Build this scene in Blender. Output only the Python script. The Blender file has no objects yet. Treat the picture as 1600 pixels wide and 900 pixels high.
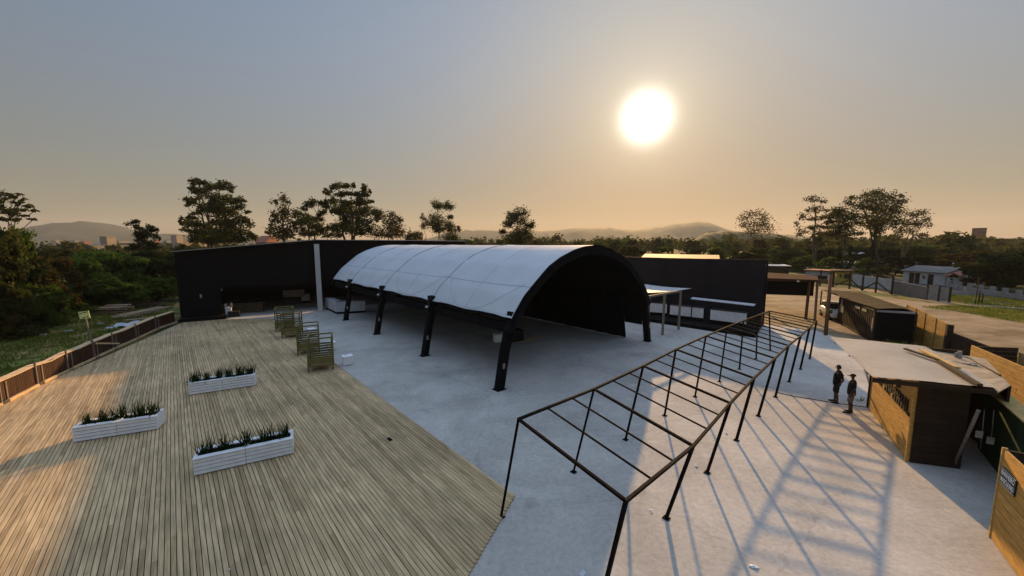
import bpy, bmesh, math, random
import numpy as np
from mathutils import Vector, Matrix, Quaternion
R = math.radians
random.seed(7); RNG = np.random.default_rng(11)
sc = bpy.context.scene
COL = sc.collection

# ------------------------------------------------------------------ survey helpers
CH, FPX, YH = 7.3, 590.0, 382.0            # eye height, focal length and horizon row of the survey photo
PITCH = math.atan((450 - YH) / FPX)
_c, _s = math.cos(PITCH), math.sin(PITCH)
def ray(x, y):
    u = 450 - y
    return Vector((x - 800, FPX * _c + u * _s, -FPX * _s + u * _c))
def at(x, y, z=0.0):                        # point of the site seen at a survey pixel, at height z
    d = ray(x, y); t = (z - CH) / d.z
    return Vector((0, 0, CH)) + d * t
def aty(x, y, Y):                           # the same at distance Y
    d = ray(x, y)
    return Vector((0, 0, CH)) + d * (Y / d.y)
def V(*a): return Vector(a)

SUN_AZ, SUN_EL = 18.8, 16.8

# ------------------------------------------------------------------ tagging
def tag(o, label=None, cat=None, group=None, kind=None):
    if label: o['label'] = label
    if cat: o['category'] = cat
    if group: o['group'] = group
    if kind: o['kind'] = kind
    return o
def empty(name, loc=(0, 0, 0), rz=0.0):
    o = bpy.data.objects.new(name, None); COL.objects.link(o)
    o.location = loc; o.rotation_euler = (0, 0, rz); o.empty_display_size = 0.3
    return o
def link_mesh(name, me, mat=None, parent=None, loc=None, rz=None):
    o = bpy.data.objects.new(name, me); COL.objects.link(o)
    if mat is not None:
        for m in (mat if isinstance(mat, (list, tuple)) else [mat]): me.materials.append(m)
    if parent is not None: o.parent = parent
    if loc is not None: o.location = loc
    if rz is not None: o.rotation_euler = (0, 0, rz)
    return o
def copy_tree(o, parent=None):
    c = o.copy(); COL.objects.link(c); c.parent = parent
    for ch in list(o.children): copy_tree(ch, c)
    return c
ORD = ['first', 'second', 'third', 'fourth', 'fifth', 'sixth', 'seventh', 'eighth', 'ninth', 'tenth', 'eleventh', 'twelfth',
       'thirteenth', 'fourteenth', 'fifteenth', 'sixteenth', 'seventeenth', 'eighteenth', 'nineteenth', 'twentieth',
       'twenty-first', 'twenty-second', 'twenty-third', 'twenty-fourth', 'twenty-fifth', 'twenty-sixth', 'twenty-seventh',
       'twenty-eighth', 'twenty-ninth', 'thirtieth', 'thirty-first', 'thirty-second', 'thirty-third', 'thirty-fourth',
       'thirty-fifth', 'thirty-sixth', 'thirty-seventh', 'thirty-eighth', 'thirty-ninth', 'fortieth']

# ------------------------------------------------------------------ mesh builder
class MB:
    def __init__(s): s.bm = bmesh.new()
    def hexa(s, p, mi=0):                   # 8 corners: 4 below (ccw), 4 above
        v = [s.bm.verts.new(q) for q in p]
        for f in ((3, 2, 1, 0), (4, 5, 6, 7), (0, 1, 5, 4), (1, 2, 6, 5), (2, 3, 7, 6), (3, 0, 4, 7)):
            s.bm.faces.new([v[i] for i in f]).material_index = mi
        return s
    def box(s, c, size, rz=0.0, mi=0):      # c = centre of the bottom face
        hx, hy, h = size[0] / 2, size[1] / 2, size[2]
        m = Matrix.Rotation(rz, 3, 'Z'); c = Vector(c)
        q = [c + m @ Vector((x, y, z)) for z in (0, h) for x, y in ((-hx, -hy), (hx, -hy), (hx, hy), (-hx, hy))]
        return s.hexa(q, mi)
    def wall(s, a, b, z0, z1, t, mi=0, z1b=None):    # straight wall from a to b, thickness t centred
        a = Vector((a[0], a[1], 0)); b = Vector((b[0], b[1], 0)); d = (b - a).normalized(); n = Vector((-d.y, d.x, 0)) * (t / 2)
        zb = z1 if z1b is None else z1b
        u = Vector((0, 0, 1))
        return s.hexa([a - n + u * z0, b - n + u * z0, b + n + u * z0, a + n + u * z0, a - n + u * z1, b - n + u * zb, b + n + u * zb, a + n + u * z1], mi)
    def bar(s, a, b, w, h=None, up=(0, 0, 1), mi=0):  # square bar between two points
        a = Vector(a); b = Vector(b); h = w if h is None else h
        d = (b - a).normalized(); up = Vector(up)
        if abs(d.dot(up)) > 0.98: up = Vector((0, 1, 0))
        x = d.cross(up).normalized() * (w / 2); y = x.cross(d).normalized() * (h / 2)
        return s.hexa([a - x - y, a + x - y, a + x + y, a - x + y, b - x - y, b + x - y, b + x + y, b - x + y], mi)
    def tube(s, pts, radii, n=8, cap=True, mi=0):
        pts = [Vector(p) for p in pts]
        if not isinstance(radii, (list, tuple)): radii = [radii] * len(pts)
        rings = []; x = None
        for i, p in enumerate(pts):
            d = ((pts[i + 1] - p) if i == 0 else (p - pts[i - 1]) if i == len(pts) - 1 else (pts[i + 1] - pts[i - 1])).normalized()
            if x is None:
                x = d.orthogonal().normalized()
            else:
                x = (x - d * x.dot(d)); x = x.normalized() if x.length > 1e-6 else d.orthogonal().normalized()
            y = d.cross(x)
            rings.append([s.bm.verts.new(p + (x * math.cos(2 * math.pi * k / n) + y * math.sin(2 * math.pi * k / n)) * radii[i]) for k in range(n)])
        for a, b in zip(rings, rings[1:]):
            for k in range(n):
                f = s.bm.faces.new((a[k], a[(k + 1) % n], b[(k + 1) % n], b[k])); f.material_index = mi; f.smooth = True
        if cap:
            s.bm.faces.new(rings[0][::-1]).material_index = mi; s.bm.faces.new(rings[-1]).material_index = mi
        return s
    def rings(s, loops, cap=True, mi=0, smooth=True):    # loft over closed loops with equal vertex counts
        rr = [[s.bm.verts.new(p) for p in l] for l in loops]; n = len(rr[0])
        for a, b in zip(rr, rr[1:]):
            for k in range(n):
                f = s.bm.faces.new((a[k], a[(k + 1) % n], b[(k + 1) % n], b[k])); f.smooth = smooth; f.material_index = mi
        if cap:
            s.bm.faces.new(rr[0][::-1]).material_index = mi; s.bm.faces.new(rr[-1]).material_index = mi
        return s
    def prism(s, poly, z0, z1, mi=0):       # plan polygon extruded upwards
        a = [s.bm.verts.new((p[0], p[1], z0)) for p in poly]; b = [s.bm.verts.new((p[0], p[1], z1)) for p in poly]
        n = len(a)
        s.bm.faces.new(a[::-1]).material_index = mi; s.bm.faces.new(b).material_index = mi
        for k in range(n): s.bm.faces.new((a[k], a[(k + 1) % n], b[(k + 1) % n], b[k])).material_index = mi
        return s
    def slab(s, quad, t, mi=0):             # thickened quad, t downwards
        q = [Vector(p) for p in quad]; d = Vector((0, 0, -t))
        return s.hexa([p + d for p in q] + q, mi)
    def build(s, name, mat, parent=None, loc=None, rz=None, bevel=0.0):
        bm = s.bm
        bmesh.ops.recalc_face_normals(bm, faces=bm.faces)
        if bevel > 0:
            bmesh.ops.bevel(bm, geom=[e for e in bm.edges], offset=bevel, segments=1, affect='EDGES', clamp_overlap=True)
        me = bpy.data.meshes.new(name); bm.to_mesh(me); bm.free()
        return link_mesh(name, me, mat, parent, loc, rz)

# ------------------------------------------------------------------ materials
def nt_new(name):
    m = bpy.data.materials.new(name); m.use_nodes = True
    t = m.node_tree; return m, t, t.nodes['Principled BSDF'], t.nodes, t.links
def mat(name, c1, c2=None, scale=3.0, rough=0.8, stretch=(1, 1, 1), bump=0.0, bscale=None, metal=0.0, spec=0.3, coord='Object', detail=5.0, lo=0.35, hi=0.65):
    m, t, b, N, L = nt_new(name)
    b.inputs['Roughness'].default_value = rough; b.inputs['Metallic'].default_value = metal
    b.inputs['Specular IOR Level'].default_value = spec
    if c2 is None and bump == 0:
        b.inputs['Base Color'].default_value = (*c1, 1); return m
    tc = N.new('ShaderNodeTexCoord'); mp = N.new('ShaderNodeMapping'); mp.inputs['Scale'].default_value = stretch
    L.new(tc.outputs[coord], mp.inputs['Vector'])
    nz = N.new('ShaderNodeTexNoise'); nz.inputs['Scale'].default_value = scale; nz.inputs['Detail'].default_value = detail; nz.inputs['Roughness'].default_value = 0.62
    L.new(mp.outputs[0], nz.inputs['Vector'])
    r = N.new('ShaderNodeValToRGB'); r.color_ramp.elements[0].position = lo; r.color_ramp.elements[1].position = hi
    r.color_ramp.elements[0].color = (*c1, 1); r.color_ramp.elements[1].color = (*(c2 or c1), 1)
    L.new(nz.outputs[0], r.inputs[0]); L.new(r.outputs[0], b.inputs['Base Color'])
    if bump > 0:
        n2 = N.new('ShaderNodeTexNoise'); n2.inputs['Scale'].default_value = bscale or scale * 6; n2.inputs['Detail'].default_value = 4
        L.new(mp.outputs[0], n2.inputs['Vector'])
        bp = N.new('ShaderNodeBump'); bp.inputs['Strength'].default_value = bump; bp.inputs['Distance'].default_value = 0.02
        L.new(n2.outputs[0], bp.inputs['Height']); L.new(bp.outputs[0], b.inputs['Normal'])
    return m
def plank_mat(name, cols, grain=(1, 1, 1), gscale=6.0, rough=0.75, amount=0.35, world_var=0.0):
    """wood: a tone per loose board (random per island) plus grain along the board"""
    m, t, b, N, L = nt_new(name)
    b.inputs['Roughness'].default_value = rough; b.inputs['Specular IOR Level'].default_value = 0.25
    g = N.new('ShaderNodeNewGeometry'); r = N.new('ShaderNodeValToRGB'); e = r.color_ramp.elements
    e[0].color = (*cols[0], 1); e[1].color = (*cols[-1], 1)
    for k, c in enumerate(cols[1:-1]):
        x = e.new((k + 1) / (len(cols) - 1)); x.color = (*c, 1)
    L.new(g.outputs['Random Per Island'], r.inputs[0])
    tc = N.new('ShaderNodeTexCoord'); mp = N.new('ShaderNodeMapping'); mp.inputs['Scale'].default_value = grain
    L.new(tc.outputs['Object'], mp.inputs['Vector'])
    nz = N.new('ShaderNodeTexNoise'); nz.inputs['Scale'].default_value = gscale; nz.inputs['Detail'].default_value = 6
    L.new(mp.outputs[0], nz.inputs['Vector'])
    mr = N.new('ShaderNodeMapRange'); mr.inputs[1].default_value = 0.3; mr.inputs[2].default_value = 0.7
    mr.inputs[3].default_value = 1 - amount; mr.inputs[4].default_value = 1 + amount
    L.new(nz.outputs[0], mr.inputs[0])
    fac = mr.outputs[0]
    if world_var > 0:
        n2 = N.new('ShaderNodeTexNoise'); n2.inputs['Scale'].default_value = 0.35; n2.inputs['Detail'].default_value = 4
        L.new(tc.outputs['Object'], n2.inputs['Vector'])
        m2 = N.new('ShaderNodeMapRange'); m2.inputs[1].default_value = 0.3; m2.inputs[2].default_value = 0.7
        m2.inputs[3].default_value = 1 - world_var; m2.inputs[4].default_value = 1 + world_var
        L.new(n2.outputs[0], m2.inputs[0])
        mm = N.new('ShaderNodeMath'); mm.operation = 'MULTIPLY'; L.new(fac, mm.inputs[0]); L.new(m2.outputs[0], mm.inputs[1]); fac = mm.outputs[0]
    vm = N.new('ShaderNodeVectorMath'); vm.operation = 'SCALE'
    L.new(r.outputs[0], vm.inputs[0]); L.new(fac, vm.inputs['Scale'])
    L.new(vm.outputs[0], b.inputs['Base Color'])
    return m
def leaf_mat(name, c1, c2, c3, trans=0.25):
    m, t, b, N, L = nt_new(name)
    N.remove(b); out = N['Material Output']
    g = N.new('ShaderNodeNewGeometry'); r = N.new('ShaderNodeValToRGB'); e = r.color_ramp.elements
    e[0].color = (*c1, 1); e[1].color = (*c3, 1); x = e.new(0.55); x.color = (*c2, 1)
    tc = N.new('ShaderNodeTexCoord'); nz = N.new('ShaderNodeTexNoise'); nz.inputs['Scale'].default_value = 0.9; nz.inputs['Detail'].default_value = 2
    L.new(tc.outputs['Object'], nz.inputs['Vector'])
    mx = N.new('ShaderNodeMath'); mx.operation = 'MULTIPLY_ADD'; mx.inputs[1].default_value = 0.55
    L.new(g.outputs['Random Per Island'], mx.inputs[0])
    m2 = N.new('ShaderNodeMath'); m2.operation = 'MULTIPLY_ADD'; m2.inputs[1].default_value = 1.5; m2.inputs[2].default_value = -0.55
    L.new(nz.outputs[0], m2.inputs[0]); L.new(m2.outputs[0], mx.inputs[2])
    L.new(mx.outputs[0], r.inputs[0])
    d = N.new('ShaderNodeBsdfDiffuse'); tr = N.new('ShaderNodeBsdfTranslucent'); ms = N.new('ShaderNodeMixShader'); ms.inputs[0].default_value = trans
    L.new(r.outputs[0], d.inputs['Color']); L.new(r.outputs[0], tr.inputs['Color'])
    L.new(d.outputs[0], ms.inputs[1]); L.new(tr.outputs[0], ms.inputs[2]); L.new(ms.outputs[0], out.inputs['Surface'])
    return m

M = {}
M['black'] = mat('black_paint', (0.0035, 0.0035, 0.004), (0.006, 0.006, 0.007), 1.5, rough=0.75, spec=0.08)
M['black_board'] = mat('black_board', (0.013, 0.012, 0.014), (0.020, 0.017, 0.020), 0.5, rough=0.7, spec=0.12, stretch=(1, 1, 0.3))
M['dark_steel'] = mat('dark_steel', (0.005, 0.0045, 0.0045), (0.012, 0.009, 0.007), 4, rough=0.9, spec=0.05)
M['steel_rust'] = mat('rusting_steel', (0.008, 0.007, 0.0065), (0.024, 0.017, 0.013), 2.2, rough=0.9, spec=0.08)
M['white'] = mat('white_paint', (0.84, 0.84, 0.84), (0.72, 0.72, 0.72), 2.5, rough=0.6)
M['white_dull'] = mat('dull_white_board', (0.50, 0.50, 0.51), (0.42, 0.42, 0.43), 2, rough=0.6)
M['column'] = mat('pale_column', (0.55, 0.53, 0.50), (0.45, 0.43, 0.40), 1, rough=0.7, stretch=(1, 1, 0.2))
M['olive_wood'] = plank_mat('treated_pine', [(0.10, 0.085, 0.026), (0.17, 0.14, 0.045), (0.13, 0.105, 0.035)], grain=(3, 3, 3), amount=0.3)
M['grey_wood'] = plank_mat('grey_timber', [(0.16, 0.13, 0.10), (0.22, 0.18, 0.14)], grain=(2, 2, 2), amount=0.3)
M['fence_wood'] = plank_mat('stained_fence', [(0.032, 0.012, 0.006), (0.060, 0.022, 0.010), (0.044, 0.016, 0.007)], grain=(1, 1, 0.2), amount=0.3)
M['cap_wood'] = plank_mat('pale_rail', [(0.52, 0.36, 0.20), (0.62, 0.44, 0.26)], grain=(1, 1, 1), amount=0.2)
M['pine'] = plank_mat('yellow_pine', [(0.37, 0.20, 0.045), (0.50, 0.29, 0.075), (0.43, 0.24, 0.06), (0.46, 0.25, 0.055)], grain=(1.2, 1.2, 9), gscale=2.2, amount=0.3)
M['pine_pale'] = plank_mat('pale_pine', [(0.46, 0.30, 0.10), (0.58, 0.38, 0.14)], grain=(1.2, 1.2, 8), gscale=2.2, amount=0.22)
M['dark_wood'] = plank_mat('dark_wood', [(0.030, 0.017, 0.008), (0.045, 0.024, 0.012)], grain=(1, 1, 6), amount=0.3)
M['post_wood'] = plank_mat('brown_post', [(0.13, 0.055, 0.025), (0.17, 0.075, 0.035)], grain=(6, 6, 0.5), amount=0.35)
M['lumber'] = plank_mat('sawn_lumber', [(0.42, 0.29, 0.18), (0.60, 0.44, 0.30), (0.30, 0.19, 0.11)], grain=(2, 2, 2), amount=0.25)
M['brush'] = plank_mat('dead_branches', [(0.05, 0.028, 0.016), (0.10, 0.06, 0.035)], amount=0.3)
M['roof_sheet'] = mat('fibre_cement_sheet', (0.80, 0.73, 0.61), (0.71, 0.62, 0.50), 0.9, rough=0.85, bump=0.05)
M['bark'] = mat('bark', (0.05, 0.034, 0.022), (0.10, 0.075, 0.05), 5, rough=0.9, stretch=(1, 1, 0.2))
M['pale_bark'] = mat('pale_bark', (0.12, 0.09, 0.065), (0.22, 0.17, 0.13), 4, rough=0.9, stretch=(1, 1, 0.2))
M['rust_top'] = mat('mossy_rusty_sheet', (0.055, 0.034, 0.011), (0.10, 0.065, 0.022), 1.1, rough=0.85, bump=0.2)
M['container'] = mat('dark_corrugated', (0.020, 0.013, 0.008), (0.040, 0.026, 0.014), 1.5, rough=0.7, spec=0.15)
M['poster'] = mat('pale_poster', (0.36, 0.32, 0.27), (0.20, 0.17, 0.13), 6, rough=0.8)
M['red_tile'] = mat('brown_roof_tiles', (0.050, 0.028, 0.019), (0.080, 0.043, 0.030), 2, rough=1.0, spec=0.02)
M['glass'] = mat('dark_glass', (0.02, 0.022, 0.025), rough=0.15, spec=0.5)
M['yellow'] = mat('yellow_plaster', (0.42, 0.30, 0.06), (0.34, 0.24, 0.05), 2, rough=0.85)
M['plaster'] = mat('white_plaster', (0.46, 0.44, 0.42), (0.36, 0.345, 0.33), 1, rough=0.85)
M['block'] = mat('grey_block', (0.13, 0.12, 0.11), (0.18, 0.165, 0.15), 2, rough=0.9)
M['zinc'] = mat('zinc_sheet', (0.34, 0.315, 0.29), (0.25, 0.23, 0.21), 2, rough=0.7)
M['shiny_roof'] = mat('bright_metal_roof', (0.50, 0.36, 0.20), (0.42, 0.30, 0.165), 1, rough=0.75, metal=0.3, spec=0.1)
M['asphalt'] = mat('asphalt', (0.055, 0.052, 0.05), (0.085, 0.08, 0.075), 3, rough=0.9, bump=0.1)
M['skin'] = mat('skin', (0.060, 0.032, 0.022), (0.08, 0.043, 0.029), 6, rough=0.7)
M['cloth_black'] = mat('black_cotton', (0.006, 0.006, 0.007), (0.010, 0.010, 0.011), 9, rough=0.95)
M['cloth_navy'] = mat('navy_cotton', (0.007, 0.0075, 0.011), (0.011, 0.012, 0.017), 9, rough=0.95)
M['cloth_grey'] = mat('grey_cotton', (0.12, 0.115, 0.10), (0.16, 0.15, 0.135), 9, rough=0.95)
M['hair'] = mat('black_hair', (0.010, 0.008, 0.007), rough=0.6)
M['rubber'] = mat('black_rubber', (0.012, 0.012, 0.012), rough=0.8)
M['soil'] = mat('potting_soil', (0.030, 0.020, 0.012), (0.05, 0.034, 0.02), 8, rough=0.95)
M['sign_white'] = mat('sign_white', (0.80, 0.80, 0.78), rough=0.6)
M['sign_yellow'] = mat('pale_yellow_board', (0.72, 0.74, 0.30), (0.62, 0.66, 0.25), 3, rough=0.6)
M['sign_black'] = mat('sign_black', (0.012, 0.011, 0.010), rough=0.6)
M['green_tarp'] = mat('dark_green_tarp', (0.010, 0.026, 0.012), (0.022, 0.050, 0.022), 2, rough=0.7)
M['plastic_white'] = mat('white_plastic', (0.62, 0.64, 0.68), (0.48, 0.50, 0.56), 3, rough=0.4)
M['carpaint'] = mat('white_car_paint', (0.70, 0.70, 0.68), rough=0.25, spec=0.5)
M['lamp_glass'] = mat('lamp_glass', (0.75, 0.75, 0.72), rough=0.1, spec=0.6)
M['brick'] = mat('weathered_brick', (0.15, 0.075, 0.05), (0.22, 0.11, 0.07), 0.7, rough=0.9)
M['town_pale'] = mat('town_plaster', (0.30, 0.275, 0.25), (0.22, 0.20, 0.18), 0.2, rough=0.9)
M['town_tan'] = mat('tan_plaster', (0.38, 0.30, 0.21), (0.32, 0.25, 0.175), 0.1, rough=0.9)
M['town_red'] = mat('terracotta', (0.26, 0.10, 0.06), (0.33, 0.13, 0.08), 0.3, rough=0.9)
LEAF = [leaf_mat('foliage_olive', (0.036, 0.040, 0.011), (0.070, 0.074, 0.020), (0.115, 0.10, 0.030), 0.4),
        leaf_mat('foliage_green', (0.050, 0.080, 0.014), (0.115, 0.165, 0.027), (0.19, 0.22, 0.042), 0.42),
        leaf_mat('foliage_dark', (0.016, 0.023, 0.007), (0.034, 0.046, 0.012), (0.070, 0.072, 0.020), 0.3),
        leaf_mat('foliage_rusty', (0.048, 0.038, 0.012), (0.088, 0.066, 0.019), (0.14, 0.092, 0.028), 0.35)]
M['blade'] = leaf_mat('spiky_leaf', (0.010, 0.020, 0.006), (0.020, 0.040, 0.010), (0.035, 0.06, 0.015), 0.2)

def ground_mix(name, layers):
    """base colour from stacked noise layers: [(c1,c2,scale), ...] blended by broad noise"""
    m, t, b, N, L = nt_new(name); b.inputs['Roughness'].default_value = 0.92; b.inputs['Specular IOR Level'].default_value = 0.15
    tc = N.new('ShaderNodeTexCoord'); cur = None
    for i, (c1, c2, s1, mask) in enumerate(layers):
        nz = N.new('ShaderNodeTexNoise'); nz.inputs['Scale'].default_value = s1; nz.inputs['Detail'].default_value = 8; nz.inputs['Roughness'].default_value = 0.65
        L.new(tc.outputs['Object'], nz.inputs['Vector'])
        r = N.new('ShaderNodeValToRGB'); r.color_ramp.elements[0].position = 0.32; r.color_ramp.elements[1].position = 0.68
        r.color_ramp.elements[0].color = (*c1, 1); r.color_ramp.elements[1].color = (*c2, 1); L.new(nz.outputs[0], r.inputs[0])
        if cur is None: cur = r.outputs[0]; continue
        nm = N.new('ShaderNodeTexNoise'); nm.inputs['Scale'].default_value = mask[0]; nm.inputs['Detail'].default_value = 7; nm.inputs['Roughness'].default_value = 0.6
        mpp = N.new('ShaderNodeMapping'); mpp.inputs['Location'].default_value = (i * 13.7, i * 5.1, 0); mpp.inputs['Scale'].default_value = mask[3] if len(mask) > 3 else (1, 1, 1)
        L.new(tc.outputs['Object'], mpp.inputs['Vector']); L.new(mpp.outputs[0], nm.inputs['Vector'])
        mr = N.new('ShaderNodeMapRange'); mr.inputs[1].default_value = mask[1]; mr.inputs[2].default_value = mask[2]; L.new(nm.outputs[0], mr.inputs[0])
        mx = N.new('ShaderNodeMix'); mx.data_type = 'RGBA'; L.new(mr.outputs[0], mx.inputs['Factor'])
        L.new(cur, mx.inputs['A']); L.new(r.outputs[0], mx.inputs['B']); cur = mx.outputs['Result']
    L.new(cur, b.inputs['Base Color'])
    nb = N.new('ShaderNodeTexNoise'); nb.inputs['Scale'].default_value = 9; nb.inputs['Detail'].default_value = 6; L.new(tc.outputs['Object'], nb.inputs['Vector'])
    bp = N.new('ShaderNodeBump'); bp.inputs['Strength'].default_value = 0.25; bp.inputs['Distance'].default_value = 0.03
    L.new(nb.outputs[0], bp.inputs['Height']); L.new(bp.outputs[0], b.inputs['Normal'])
    return m
M['concrete'] = ground_mix('old_concrete', [((0.48, 0.45, 0.405), (0.55, 0.515, 0.465), 1.3, None),
                                            ((0.37, 0.345, 0.31), (0.46, 0.43, 0.385), 3.0, (0.28, 0.48, 0.68)),
                                            ((0.54, 0.51, 0.46), (0.60, 0.57, 0.51), 5.0, (0.9, 0.56, 0.70))])
def weather_concrete(m):
    t = m.node_tree; N, L = t.nodes, t.links; b = N['Principled BSDF']; src = b.inputs['Base Color'].links[0].from_socket
    tc = N.new('ShaderNodeTexCoord')
    def mul(sock, fac_sock, lo):
        mr = N.new('ShaderNodeMapRange'); mr.inputs[3].default_value = lo; mr.inputs[4].default_value = 1.0; L.new(fac_sock, mr.inputs[0])
        v = N.new('ShaderNodeVectorMath'); v.operation = 'SCALE'; L.new(sock, v.inputs[0]); L.new(mr.outputs[0], v.inputs['Scale']); return v.outputs[0], mr
    # hairline cracks and old patch outlines
    nz = N.new('ShaderNodeTexNoise'); nz.inputs['Scale'].default_value = 0.7; nz.inputs['Detail'].default_value = 6; L.new(tc.outputs['Object'], nz.inputs['Vector'])
    ad = N.new('ShaderNodeVectorMath'); ad.operation = 'MULTIPLY_ADD'; ad.inputs[1].default_value = (1.6, 1.6, 0); L.new(nz.outputs['Color'], ad.inputs[0]); L.new(tc.outputs['Object'], ad.inputs[2])
    vo = N.new('ShaderNodeTexVoronoi'); vo.feature = 'DISTANCE_TO_EDGE'; vo.inputs['Scale'].default_value = 0.16; L.new(ad.outputs[0], vo.inputs['Vector'])
    src, mr = mul(src, vo.outputs['Distance'], 0.84); mr.inputs[1].default_value = 0.0; mr.inputs[2].default_value = 0.006
    # grit and drips
    n2 = N.new('ShaderNodeTexNoise'); n2.inputs['Scale'].default_value = 7.0; n2.inputs['Detail'].default_value = 9; n2.inputs['Roughness'].default_value = 0.75; L.new(tc.outputs['Object'], n2.inputs['Vector'])
    src, mr = mul(src, n2.outputs[0], 0.80); mr.inputs[1].default_value = 0.36; mr.inputs[2].default_value = 0.56
    v2 = N.new('ShaderNodeTexVoronoi'); v2.inputs['Scale'].default_value = 0.55; L.new(ad.outputs[0], v2.inputs['Vector'])
    src, mr = mul(src, v2.outputs['Distance'], 0.80); mr.inputs[1].default_value = 0.03; mr.inputs[2].default_value = 0.14
    # broad damp, trodden areas
    n3 = N.new('ShaderNodeTexNoise'); n3.inputs['Scale'].default_value = 0.22; n3.inputs['Detail'].default_value = 8; n3.inputs['Roughness'].default_value = 0.6; n3.inputs['Distortion'].default_value = 0.8; L.new(tc.outputs['Object'], n3.inputs['Vector'])
    src, mr = mul(src, n3.outputs[0], 0.84); mr.inputs[1].default_value = 0.40; mr.inputs[2].default_value = 0.58
    L.new(src, b.inputs['Base Color'])
weather_concrete(M['concrete'])
M['dirt'] = ground_mix('pale_dirt', [((0.22, 0.155, 0.090), (0.31, 0.225, 0.140), 0.8, None),
                                     ((0.12, 0.085, 0.042), (0.18, 0.13, 0.070), 2.0, (0.13, 0.46, 0.62, (1, 2.2, 1))),
                                     ((0.34, 0.26, 0.17), (0.40, 0.31, 0.21), 4.0, (0.5, 0.54, 0.72))])
M['field'] = ground_mix('grass_field', [((0.10, 0.125, 0.020), (0.17, 0.17, 0.036), 0.9, None),
                                        ((0.19, 0.125, 0.035), (0.30, 0.185, 0.065), 1.5, (0.16, 0.46, 0.60)),
                                        ((0.030, 0.042, 0.008), (0.05, 0.062, 0.012), 2.0, (0.45, 0.52, 0.66))])
M['land'] = ground_mix('wooded_land', [((0.030, 0.036, 0.010), (0.055, 0.058, 0.016), 0.05, None),
                                       ((0.08, 0.07, 0.025), (0.12, 0.10, 0.04), 0.1, (0.02, 0.52, 0.66))])
M['hill'] = ground_mix('hill_scrub', [((0.035, 0.042, 0.016), (0.06, 0.065, 0.025), 0.012, None),
                                      ((0.10, 0.085, 0.045), (0.13, 0.11, 0.06), 0.02, (0.008, 0.55, 0.7))])
M['grassblade'] = leaf_mat('grass_blades', (0.075, 0.110, 0.016), (0.15, 0.18, 0.030), (0.27, 0.20, 0.06), 0.4)

def membrane_mat():
    m, t, b, N, L = nt_new('white_membrane'); b.inputs['Roughness'].default_value = 0.55; b.inputs['Specular IOR Level'].default_value = 0.3
    tc = N.new('ShaderNodeTexCoord'); nz = N.new('ShaderNodeTexNoise'); nz.inputs['Scale'].default_value = 0.55; nz.inputs['Detail'].default_value = 7
    L.new(tc.outputs['Object'], nz.inputs['Vector'])
    r = N.new('ShaderNodeValToRGB'); r.color_ramp.elements[0].position = 0.3; r.color_ramp.elements[1].position = 0.7
    r.color_ramp.elements[0].color = (0.535, 0.555, 0.575, 1); r.color_ramp.elements[1].color = (0.60, 0.62, 0.64, 1)
    L.new(nz.outputs[0], r.inputs[0]); L.new(r.outputs[0], b.inputs['Base Color'])
    n2 = N.new('ShaderNodeTexNoise'); n2.inputs['Scale'].default_value = 1.8; n2.inputs['Detail'].default_value = 3; n2.inputs['Distortion'].default_value = 0.6
    L.new(tc.outputs['Object'], n2.inputs['Vector'])
    bp = N.new('ShaderNodeBump'); bp.inputs['Strength'].default_value = 0.18; bp.inputs['Distance'].default_value = 0.12
    L.new(n2.outputs[0], bp.inputs['Height']); L.new(bp.outputs[0], b.inputs['Normal'])
    return m
M['membrane'] = membrane_mat()

# ------------------------------------------------------------------ foliage helpers
def leaves_mesh(name, P, size, droop=0.3, aspect=1.7):
    """many small leaf-shaped faces at points P (n,3)"""
    n = len(P)
    d = RNG.normal(size=(n, 3)); d[:, 2] = d[:, 2] * 0.6 - droop; d /= np.linalg.norm(d, axis=1)[:, None]
    q = RNG.normal(size=(n, 3)); w = np.cross(d, q); w /= np.linalg.norm(w, axis=1)[:, None] + 1e-9
    sz = size * RNG.uniform(0.6, 1.4, n)[:, None]
    v = np.empty((n, 4, 3)); v[:, 0] = P - d * sz * aspect * .5; v[:, 1] = P + w * sz * .5; v[:, 2] = P + d * sz * aspect * .5; v[:, 3] = P - w * sz * .5
    me = bpy.data.meshes.new(name)
    me.vertices.add(n * 4); me.vertices.foreach_set('co', v.astype(np.float32).ravel())
    me.loops.add(n * 4); me.loops.foreach_set('vertex_index', np.arange(n * 4, dtype=np.int32))
    me.polygons.add(n); me.polygons.foreach_set('loop_start', np.arange(0, n * 4, 4, dtype=np.int32))
    try: me.polygons.foreach_set('loop_total', np.full(n, 4, dtype=np.int32))
    except Exception: pass
    me.update(); me.validate()
    return me
def pad_points(c, r, n, top=0.55, fl=0.20):
    """points of one leaf pad: an ellipsoid, denser towards its rim, split in a few tufts"""
    c = np.array(c); r = np.array(r)
    k = max(3, int(n / 40)); t = RNG.normal(size=(k, 3)); t /= np.linalg.norm(t, axis=1)[:, None]; t *= RNG.uniform(0.3, 0.95, (k, 1))
    t[:, 2] = np.where(t[:, 2] < 0, t[:, 2] * (1 - top), t[:, 2])
    i = RNG.integers(0, k, n)
    p = t[i] + RNG.normal(size=(n, 3)) * fl
    return c + p * r
def cone_limb(mb, a, b, r0, r1, wob=0.12, seg=4):
    a = Vector(a); b = Vector(b); L = (b - a).length
    pts = []; rr = []
    for i in range(seg + 1):
        t = i / seg; p = a.lerp(b, t)
        if 0 < i < seg: p += Vector(RNG.normal(size=3)) * wob * L * 0.25
        pts.append(p); rr.append(r0 + (r1 - r0) * t)
    mb.tube(pts, rr, n=6)

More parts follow.
